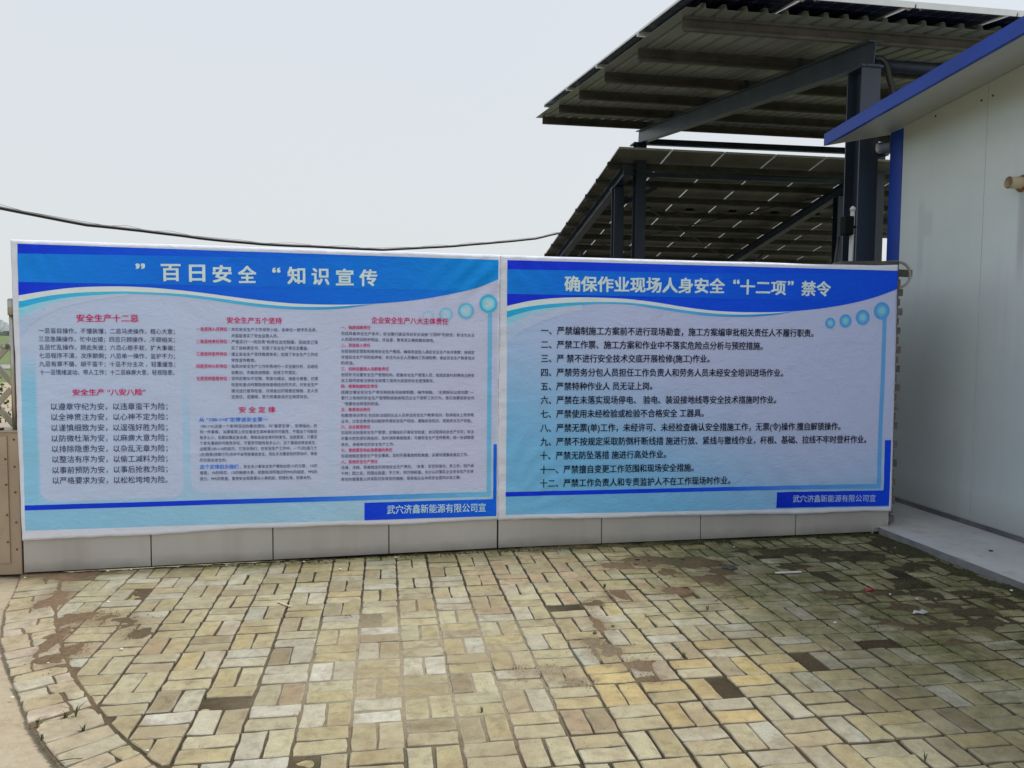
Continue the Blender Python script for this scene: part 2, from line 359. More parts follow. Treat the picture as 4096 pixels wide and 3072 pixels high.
def xout(y):
    pl = OUT
    if y >= pl[0][1]: return pl[0][0]
    if y <= pl[-1][1]: return pl[-1][0]+(pl[-1][1]-y)*1.2
    for a, b in zip(pl, pl[1:]):
        if b[1] <= y <= a[1]: return a[0]+(b[0]-a[0])*(a[1]-y)/(a[1]-b[1])

# wall line
A0 = Vector((-1.700, 2.424)); K0 = Vector((1.331, 2.612)); E0 = Vector((4.45, 2.703))
LL = (K0-A0).length; LR = (E0-K0).length
dL = (K0-A0)/LL; dR = (E0-K0)/LR
def wall_y(x):
    return A0.y+(x-A0.x)*dL.y/dL.x if x < K0.x else K0.y+(x-K0.x)*dR.y/dR.x

PATCH = [(-1.33,1.90,0.08,0.18),(-1.05,1.58,0.09,0.10),(-0.91,1.55,0.07,0.10),(-0.80,1.48,0.08,0.10),(-0.71,1.32,0.06,0.09),(-1.06,1.27,0.04,0.21),(-0.97,1.02,0.07,0.08),(-0.93,1.13,0.04,0.08),(2.32,2.20,0.29,0.14),(2.61,2.13,0.20,0.15),(2.07,2.13,0.13,0.09),(2.39,1.93,0.10,0.10),(2.26,1.58,0.14,0.10),(1.90,1.53,0.09,0.09),(1.70,1.42,0.06,0.07),(1.66,1.10,0.05,0.14),(1.57,0.87,0.06,0.09),(1.60,0.76,0.09,0.08),(1.28,0.57,0.08,0.05),(1.13,0.58,0.04,0.06),(1.70,0.57,0.10,0.07),(1.38,0.45,0.08,0.04),(1.70,0.42,0.07,0.04),(2.71,1.89,0.10,0.10),(2.58,1.75,0.14,0.10),(3.12,2.38,0.14,0.08),(3.47,2.30,0.25,0.10),(3.80,2.12,0.21,0.13),(4.02,1.87,0.15,0.07),(3.54,2.10,0.10,0.07),(3.72,1.54,0.14,0.06),(3.19,1.41,0.10,0.06),(3.49,1.37,0.11,0.08),(3.74,1.34,0.12,0.07),(3.45,1.12,0.09,0.06),(3.68,1.13,0.09,0.06),(3.40,0.85,0.20,0.08),(3.21,0.92,0.09,0.06),(3.78,0.99,0.10,0.07),(3.75,0.84,0.08,0.08),(3.39,0.65,0.09,0.06),(4.22,1.63,0.13,0.08),(3.22,1.93,0.10,0.06),(4.04,1.30,0.12,0.08),(4.08,1.08,0.07,0.08),
         (4.25,2.3,0.12,0.35),(4.30,1.4,0.05,0.5),(4.31,0.8,0.06,0.4),(2.0,2.62,1.2,0.04),(-1.45,2.35,0.10,0.12)]
SUNK = [(1.53,1.40),(2.01,0.31),(2.49,0.53),(2.29,1.59),(3.33,1.80),(3.36,1.40),(3.75,1.54),(2.98,0.70),(3.6,2.2),(3.9,1.7),(3.25,2.2)]
PA = np.array(PATCH)

# ---- joint soil heightfield
nx, ny = 560, 400
gx = np.linspace(-2.0, 4.40, nx); gy = np.linspace(-1.15, 2.74, ny)
X, Y = np.meshgrid(gx, gy)
def vnoise(X, Y, cell, seed):
    r_ = np.random.default_rng(seed); G = r_.random((256, 256))
    u = X/cell+37.3; v = Y/cell+51.7; iu = np.floor(u).astype(int); iv = np.floor(v).astype(int)
    fu = u-iu; fv = v-iv; fu = fu*fu*(3-2*fu); fv = fv*fv*(3-2*fv)
    g_ = lambda a, b: G[a % 256, b % 256]
    return (g_(iu,iv)*(1-fu)+g_(iu+1,iv)*fu)*(1-fv)+(g_(iu,iv+1)*(1-fu)+g_(iu+1,iv+1)*fu)*fv
def fb(X, Y, cell, seed, o=4):
    s = 0; a = 1; tot = 0
    for k in range(o): s = s+a*vnoise(X, Y, cell/2**k, seed+k); tot += a; a *= 0.55
    return s/tot
N1 = fb(X, Y, 0.30, 1); N2 = fb(X, Y, 0.06, 11, 3); N3 = fb(X, Y, 0.9, 21, 3)
kerbband = np.exp(-np.clip(X-np.interp(Y, [p[1] for p in INN][::-1], [p[0] for p in INN][::-1]), 0, 9)/0.03)
Hh = -0.0110+0.006*kerbband*(X < 0.8)+0.007*(N1-0.5)+0.003*(N2-0.5)
mask = np.zeros_like(X)
wx = X+0.10*(fb(X, Y, 0.16, 31)-0.5)*2; wy = Y+0.10*(fb(X, Y, 0.16, 41)-0.5)*2
for a, b, ra, rb in PATCH:
    ra *= 1.15; rb *= 1.15
    mask = np.maximum(mask, np.exp(-(((wx-a)/ra)**2+((wy-b)/rb)**2)**1.2))
dark = np.clip((X+0.45*Y-3.1)/1.2, 0, 1)
dist_wall = np.interp(X, [A0.x, K0.x, E0.x], [A0.y, K0.y, E0.y])-Y
Hh = Hh+0.021*np.clip(mask-0.22, 0, 1)+0.0018*dark+0.008*dark*np.clip(N3-0.45, 0, 1)*2.2+0.010*np.exp(-np.clip(dist_wall, 0, 1)/0.035)*N2
# mounding of fines over the joints in the trodden middle
midf = np.exp(-(((X-0.72)/0.62)**2+((Y-0.85)/0.95)**2)**1.5)*(0.55+0.45*(N1>0.42))
Hm = np.minimum(Hh+0.0085*midf, -0.0030+0.0022*(N1-0.45)); Hh = np.where(mask > 0.22, Hh, np.maximum(Hh, np.where(midf > 0.02, Hm, Hh)))
Hh = np.minimum(Hh, 0.012)
verts = np.stack([X.ravel(), Y.ravel(), Hh.ravel()], 1)
idx = np.arange(nx*ny).reshape(ny, nx)
Fq = np.stack([idx[:-1,:-1].ravel(), idx[:-1,1:].ravel(), idx[1:,1:].ravel(), idx[1:,:-1].ravel()], 1)
cx = (gx[:-1]+gx[1:])/2; cy_ = (gy[:-1]+gy[1:])/2
XO = np.array([xout(v) for v in cy_])
keep = ((cx[None,:] > XO[:,None]) & (np.interp(cx, [A0.x, K0.x, E0.x], [A0.y, K0.y, E0.y])[None,:]+0.03 > cy_[:,None])).ravel()
Fq = Fq[keep]
def fastmesh(name, v, f, mat, smooth=True):
    me = bpy.data.meshes.new(name); me.vertices.add(len(v)); me.vertices.foreach_set('co', np.asarray(v, dtype=np.float32).ravel())
    f = np.asarray(f, dtype=np.int32); me.loops.add(f.size); me.loops.foreach_set('vertex_index', f.ravel())
    me.polygons.add(len(f)); me.polygons.foreach_set('loop_start', np.arange(0, f.size, 4, dtype=np.int32))
    me.materials.append(mat)
    if smooth: me.polygons.foreach_set('use_smooth', np.ones(len(f), dtype=bool))
    me.update(calc_edges=True); me.validate(); return me
pave = bpy.data.objects.new('pavement', fastmesh('pavement', verts, Fq, M['soil'])); COL.objects.link(pave); pave['kind'] = 'structure'

# apron heightfield left of the kerb course
nx2, ny2 = 150, 300
ax = np.linspace(-4.2, 0.6, nx2); ay = np.linspace(-1.2, 2.9, ny2); AX, AY = np.meshgrid(ax, ay)
AH = -0.012+0.020*(fb(AX, AY, 0.5, 71)-0.5)+0.010*(fb(AX, AY, 0.07, 81, 3)-0.5)
XOv = np.array([xout(v) for v in ay]); edge = XOv[:,None]-AX
AH = AH-0.012*np.exp(-np.abs(edge)/0.07)
av = np.stack([AX.ravel(), AY.ravel(), AH.ravel()], 1); idx = np.arange(nx2*ny2).reshape(ny2, nx2)
af = np.stack([idx[:-1,:-1].ravel(), idx[:-1,1:].ravel(), idx[1:,1:].ravel(), idx[1:,:-1].ravel()], 1)
acx = (ax[:-1]+ax[1:])/2; acy = (ay[:-1]+ay[1:])/2
kp = (acx[None,:] < np.array([xout(v) for v in acy])[:,None]+0.03).ravel()
o = bpy.data.objects.new('sandy_ground', fastmesh('sandy_ground', av, af[kp], M['apron'])); COL.objects.link(o); o['kind'] = 'structure'

# ---- paving bricks
def clip_poly(poly, n, d):
    # keep points with dot(n,p) <= d
    out = []
    for i in range(len(poly)):
        a, b = poly[i], poly[(i+1) % len(poly)]; da = n[0]*a[0]+n[1]*a[1]-d; db = n[0]*b[0]+n[1]*b[1]-d
        if da <= 0: out.append(a)
        if (da < 0 < db) or (db < 0 < da):
            t_ = da/(da-db); out.append((a[0]+(b[0]-a[0])*t_, a[1]+(b[1]-a[1])*t_))
    return out
def area(p): return abs(sum(p[i][0]*p[(i+1)%len(p)][1]-p[(i+1)%len(p)][0]*p[i][1] for i in range(len(p))))/2
PAL = [((0.415,0.365,0.235),6),((0.43,0.39,0.27),6),((0.45,0.42,0.33),3.0),((0.40,0.345,0.205),4),((0.42,0.405,0.335),1.6),((0.35,0.30,0.20),2.2),((0.27,0.225,0.145),0.6),((0.43,0.36,0.20),0.8),((0.50,0.475,0.41),0.8),((0.36,0.28,0.185),0.8)]
PW = np.array([w for _, w in PAL]); PW = PW/PW.sum()
def brick_geo(poly, z, tilt, bv, bf, tint, rimv, tints, chip=1.0, dome=0.001):
    cxx = sum(p[0] for p in poly)/len(poly); cyy = sum(p[1] for p in poly)/len(poly)
    if area(poly) < 0: poly = poly[::-1]
    ring = []
    for i in range(len(poly)):
        a, b = poly[i], poly[(i+1) % len(poly)]; L = math.hypot(b[0]-a[0], b[1]-a[1])
        n_ = 3 if L > 0.15 else (2 if L > 0.05 else 1)
        for k in range(n_):
            u = k/n_; j = 0.0032*chip if k else 0.0042*chip
            x = a[0]+(b[0]-a[0])*u; y = a[1]+(b[1]-a[1])*u
            if k == 0:   # corners worn inward
                x += (cxx-x)*0.03*random.random()*chip; y += (cyy-y)*0.03*random.random()*chip
            ring.append((x+random.uniform(-j, j), y+random.uniform(-j, j)))
    n = len(ring); base = len(bv)
    zt = lambda x, y: z+tilt[0]*(x-cxx)+tilt[1]*(y-cyy)
    for x, y in ring: bv.append((x, y, -0.045)); rimv.append(1.0)
    c1 = [random.uniform(0.002, 0.0045) for _ in ring]
    for (x, y), c_ in zip(ring, c1): bv.append((x, y, zt(x, y)-c_-dome)); rimv.append(1.0)
    for (x, y), c_ in zip(ring, c1):
        d = math.hypot(x-cxx, y-cyy); k = 1-min(0.3, (c_*1.3)/d); bv.append((cxx+(x-cxx)*k, cyy+(y-cyy)*k, zt(x, y)-dome)); rimv.append(0.85)
    for (x, y) in ring:
        bv.append((cxx+(x-cxx)*0.72, cyy+(y-cyy)*0.72, zt(cxx+(x-cxx)*0.72, cyy+(y-cyy)*0.72)+random.uniform(-0.0006, 0.0004))); rimv.append(0.2)
    tints += [tint]*(4*n)
    for r0 in range(3):
        for k in range(n): bf.append((base+r0*n+k, base+r0*n+(k+1)%n, base+(r0+1)*n+(k+1)%n, base+(r0+1)*n+k))
    bf.append(tuple(base+3*n+k for k in range(n)))
def mudmask(x, y):
    m_ = 0
    for a, b, ra, rb in PATCH:
        m_ = max(m_, math.exp(-(((x-a)/(ra*1.7))**2+((y-b)/(rb*1.7))**2)))
    return m_
def brick_obj(name, bv, bf, tints, rimv, parent, kind=None):
    me = bpy.data.meshes.new(name); me.from_pydata(bv, [], bf); me.materials.append(M['paver'])
    a = me.attributes.new('tint', 'FLOAT_COLOR', 'POINT'); a.data.foreach_set('color', [c for t_ in tints for c in (*t_, 1.0)])
    a = me.attributes.new('rim', 'FLOAT', 'POINT'); a.data.foreach_set('value', rimv)
    a = me.attributes.new('mud', 'FLOAT', 'POINT'); a.data.foreach_set('value', [mudmask(v[0], v[1]) for v in bv])
    me.update(); o = bpy.data.objects.new(name, me); COL.objects.link(o); o.parent = parent
    if kind: o['kind'] = kind
    return o
C = 0.205
def pick_tint(x, y):
    t_ = PAL[rng.choice(len(PAL), p=PW)][0]; t_ = (t_[0]*0.985, t_[1]*0.985, t_[2]*0.93)
    k = random.uniform(0.88, 1.10)
    # a warm orange-tan family around the trodden brown area, greyer bricks front left
    if math.hypot((x-1.9)/0.5, (y-0.45)/0.4) < 1 and random.random() < 0.22: t_ = (0.47, 0.37, 0.175)
    if math.hypot((x-1.9)/0.9, (y-2.0)/0.5) < 1 and random.random() < 0.4: t_ = (0.41, 0.315, 0.20)
    if x > 2.6 and y > 0.6 and random.random() < 0.35: t_ = (0.31, 0.29, 0.17)
    return tuple(v*k for v in t_)
bricks = []
INNs = [Vector(p) for p in INN]
for i in range(-9, 22):
    for k in range(-6, 14):
        x0, y0 = i*C, k*C
        if (i+k) % 2 == 0:
            g_ = random.uniform(0.005, 0.012)
            g_ += 0.001; fp = [(x0+0.0060, y0+0.0052, x0+C/2-g_/2, y0+C-0.0052), (x0+C/2+g_/2, y0+0.0052, x0+C-0.0060, y0+C-0.0052)]
        else:
            g_ = random.uniform(0.007, 0.011)
            g_ += 0.001; fp = [(x0+0.0060, y0+0.0052, x0+C-0.0060, y0+C/2-g_/2), (x0+0.0060, y0+C/2+g_/2, x0+C-0.0060, y0+C-0.0052)]
        for (a, b, c_, d) in fp:
            jx, jy, th = random.uniform(-0.0016, 0.0016), random.uniform(-0.0016, 0.0016), random.uniform(-0.010, 0.010)
            mx_, my_ = (a+c_)/2, (b+d)/2
            poly = [(mx_+(px-mx_)*math.cos(th)-(py-my_)*math.sin(th)+jx, my_+(px-mx_)*math.sin(th)+(py-my_)*math.cos(th)+jy) for px, py in ((a,b),(c_,b),(c_,d),(a,d))]
            # wall, step, curved edge
            nn = (-dL.y, dL.x) if mx_ < K0.x else (-dR.y, dR.x); P0 = A0 if mx_ < K0.x else K0
            poly = clip_poly(poly, nn, nn[0]*P0.x+nn[1]*P0.y-0.012)
            if len(poly) >= 3: poly = clip_poly(poly, (1, 0), 4.335)
            if len(poly) >= 3:
                seg = min(zip(INNs, INNs[1:]), key=lambda s: ((s[0]+s[1])/2-Vector((mx_, my_))).length)
                dd = (seg[1]-seg[0]).normalized(); nl = (dd.y, -dd.x)
                if nl[0] > 0: nl = (-nl[0], -nl[1])
                poly = clip_poly(poly, nl, nl[0]*seg[0].x+nl[1]*seg[0].y-0.010)
            if len(poly) < 3 or area(poly) < 0.0012: continue
            mx_ = sum(p[0] for p in poly)/len(poly); my_ = sum(p[1] for p in poly)/len(poly)
            if not (xin(my_)-0.05 < mx_ < 4.34 and -1.25 < my_ < 2.75): continue
            z = random.gauss(0, 0.0014); dk = min(1, max(0, (mx_+0.45*my_-3.1)/1.2))
            z += random.uniform(-0.006, 0.002)*dk
            if any(abs(mx_-sx) < 0.075 and abs(my_-sy) < 0.06 for sx, sy in SUNK): z -= 0.014
            elif random.random() < 0.012: z -= 0.010
            bricks.append((poly, z, mx_, my_, pick_tint(mx_, my_), 1.0))
# kerb course of bricks laid across the curved edge
ri = resample(INN, 0.104); ro = []
for q in ri:
    # outer partner: nearest point on OUT polyline along the normal
    best = min((Vector(p) for p in resample(OUT, 0.01)), key=lambda p: (p-q).length) ; ro.append(best)
for k in range(len(ri)-1):
    if k % 1 == 0:
        a, b = ri[k], ri[k+1]; c_, d = ro[k+1], ro[k]
        if (c_-d).length < 0.02: continue
        def lerp(p, q, t_): return p+(q-p)*t_
        split = random.choice([0.34, 0.62, 0.5, 0.98, 0.98])
        for t0, t1 in (((0.03, split-0.02), (split+0.02, 0.99)) if split < 0.9 else ((0.03, 0.98),)):
            g0 = 0.04
            pts = [lerp(lerp(a, d, t0), lerp(b, c_, t0), g0), lerp(lerp(a, d, t0), lerp(b, c_, t0), 1-g0), lerp(lerp(a, d, t1), lerp(b, c_, t1), 1-g0), lerp(lerp(a, d, t1), lerp(b, c_, t1), g0)]
            poly = [tuple(p) for p in pts]; mx_ = sum(p[0] for p in poly)/4; my_ = sum(p[1] for p in poly)/4
            if my_ > wall_y(mx_)-0.08: continue
            bricks.append((poly, random.gauss(0.002, 0.002), mx_, my_, tuple(v*random.uniform(0.97, 1.05) for v in random.choice([(0.46,0.40,0.28),(0.49,0.435,0.33),(0.45,0.38,0.24)])), 1.6))
camp = cam.matrix_world.translation
def share(b):
    v = Vector((b[2], b[3], 0))-camp; z = v.dot(FWD); x = v.dot(RGT)/z; y = v.dot(UPV)/z
    vis = z > 0.3 and abs(x) < 0.67 and abs(y) < 0.50
    return -(area(b[0])*abs((v.normalized()).z)/v.length_squared) if vis else 1
bricks.sort(key=share)
sv, sf, st, sr = [], [], [], []
for n_, (poly, z, mx_, my_, tint, chip) in enumerate(bricks):
    tilt = (random.uniform(-0.012, 0.012), random.uniform(-0.014, 0.014))
    if n_ < 300:
        bv, bf, tt, rr = [], [], [], []; brick_geo(poly, z, tilt, bv, bf, tint, rr, tt, chip, 0.0008+0.0045*min(1, max(0, (mx_+0.45*my_-2.9)/0.9))); brick_obj('brick', bv, bf, tt, rr, pave)
    else: brick_geo(poly, z, tilt, sv, sf, tint, sr, st, chip, 0.0008+0.0045*min(1, max(0, (mx_+0.45*my_-2.9)/0.9)))
brick_obj('brick_paving', sv, sf, st, sr, pave, 'stuff')

# ------------------------------------------------------------------ step slab by the building
def slab_z(): return 0.05
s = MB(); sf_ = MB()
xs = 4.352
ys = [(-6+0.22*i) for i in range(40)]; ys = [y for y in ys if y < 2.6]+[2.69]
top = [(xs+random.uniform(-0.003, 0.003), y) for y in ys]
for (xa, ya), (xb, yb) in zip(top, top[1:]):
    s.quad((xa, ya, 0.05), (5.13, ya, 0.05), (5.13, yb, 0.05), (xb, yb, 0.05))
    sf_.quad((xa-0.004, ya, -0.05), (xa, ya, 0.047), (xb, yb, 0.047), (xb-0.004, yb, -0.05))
    s.quad((xa, ya, 0.047), (xa+0.004, ya, 0.05), (xb+0.004, yb, 0.05), (xb, yb, 0.047))
s.quad((4.3, 2.69, 0.05), (5.13, 2.69, 0.05), (5.13, 4.6, 0.05), (4.3, 4.6, 0.05))
s.quad((4.3, 4.6, -0.05), (4.3, 2.69, -0.05), (4.3, 2.69, 0.05), (4.3, 4.6, 0.05))
slab = s.build('concrete_step', M['slab']); slab['kind'] = 'structure'
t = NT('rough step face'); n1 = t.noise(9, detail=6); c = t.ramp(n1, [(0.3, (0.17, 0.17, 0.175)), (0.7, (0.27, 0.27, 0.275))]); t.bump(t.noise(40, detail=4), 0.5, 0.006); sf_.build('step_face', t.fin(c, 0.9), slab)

# ------------------------------------------------------------------ clad wall
wall = empty('clad_wall', (1.331, 2.75, 0), 'low wall clad in grey metal panels carrying two large blue banners', 'wall')
TH = 0.24
def wp(seg, s_, off=0.0, z=0.0):
    P, d = (A0, dL) if seg == 'L' else (K0, dR); n_ = Vector((d.y, -d.x))   # towards camera
    q = P+d*s_+n_*off; return (q.x, q.y, z)
def slabseg(mb, seg, s0, s1, o0, o1, z0, z1):
    n = len(mb.v)
    for z in (z0, z1):
        for s_, o_ in ((s0, o0), (s1, o0), (s1, o1), (s0, o1)): mb.v.append(wp(seg, s_, o_, z))
    mb.f += [tuple(n+i for i in q) for q in ((0,3,2,1),(4,5,6,7),(0,1,5,4),(1,2,6,5),(2,3,7,6),(3,0,4,7))]
SL = [0.012, 0.754, 1.508, 2.273, 3.034]; SR = [0.002, 0.767, 1.536, 2.312, 3.110]
for seg, S_ in (('L', SL), ('R', SR)):
    for a, b in zip(S_, S_[1:]):
        m_ = MB(); slabseg(m_, seg, a+0.0035, b-0.0035, 0.0, -0.025+random.uniform(-0.002, 0.0), 0.014, 2.052)
        m_.build('cladding_panel', M['clad'], wall, bevel=0.0015)
m_ = MB(); slabseg(m_, 'L', 0.02, LL+0.003, -0.028, -0.030-TH+0.06, 0.0, 2.045); slabseg(m_, 'R', -0.003, 2.98, -0.028, -0.030-TH+0.06, 0.0, 2.045)
m_.build('core', M['joint'], wall)
# toothed brick end of the wall behind the cladding
for k in range(26):
    z0 = 0.055+k*0.0745; m_ = MB(); ex = 3.205 if k % 2 == 0 else 3.182
    slabseg(m_, 'R', 2.99, ex+random.uniform(-0.005, 0.005), -0.06+random.uniform(-0.004, 0.004), -0.06-0.115, z0+0.010, z0+0.064); m_.build('wall_brick', M['brick_core'], wall, bevel=0.003)
m_ = MB(); slabseg(m_, 'R', 2.985, 3.168, -0.066, -1.45, 0.05, 2.0); m_.build('mortar_pier', M['mortar_pier'], wall)  # deep unseen pier body behind the teeth, added to darken the building wall
m_ = MB(); slabseg(m_, 'L', 0.0, LL, 0.004, -0.21, 2.052, 2.064); slabseg(m_, 'R', 0.0, 3.10, 0.004, -0.21, 2.052, 2.064)
m_.build('coping', M['galv_dark'], wall)

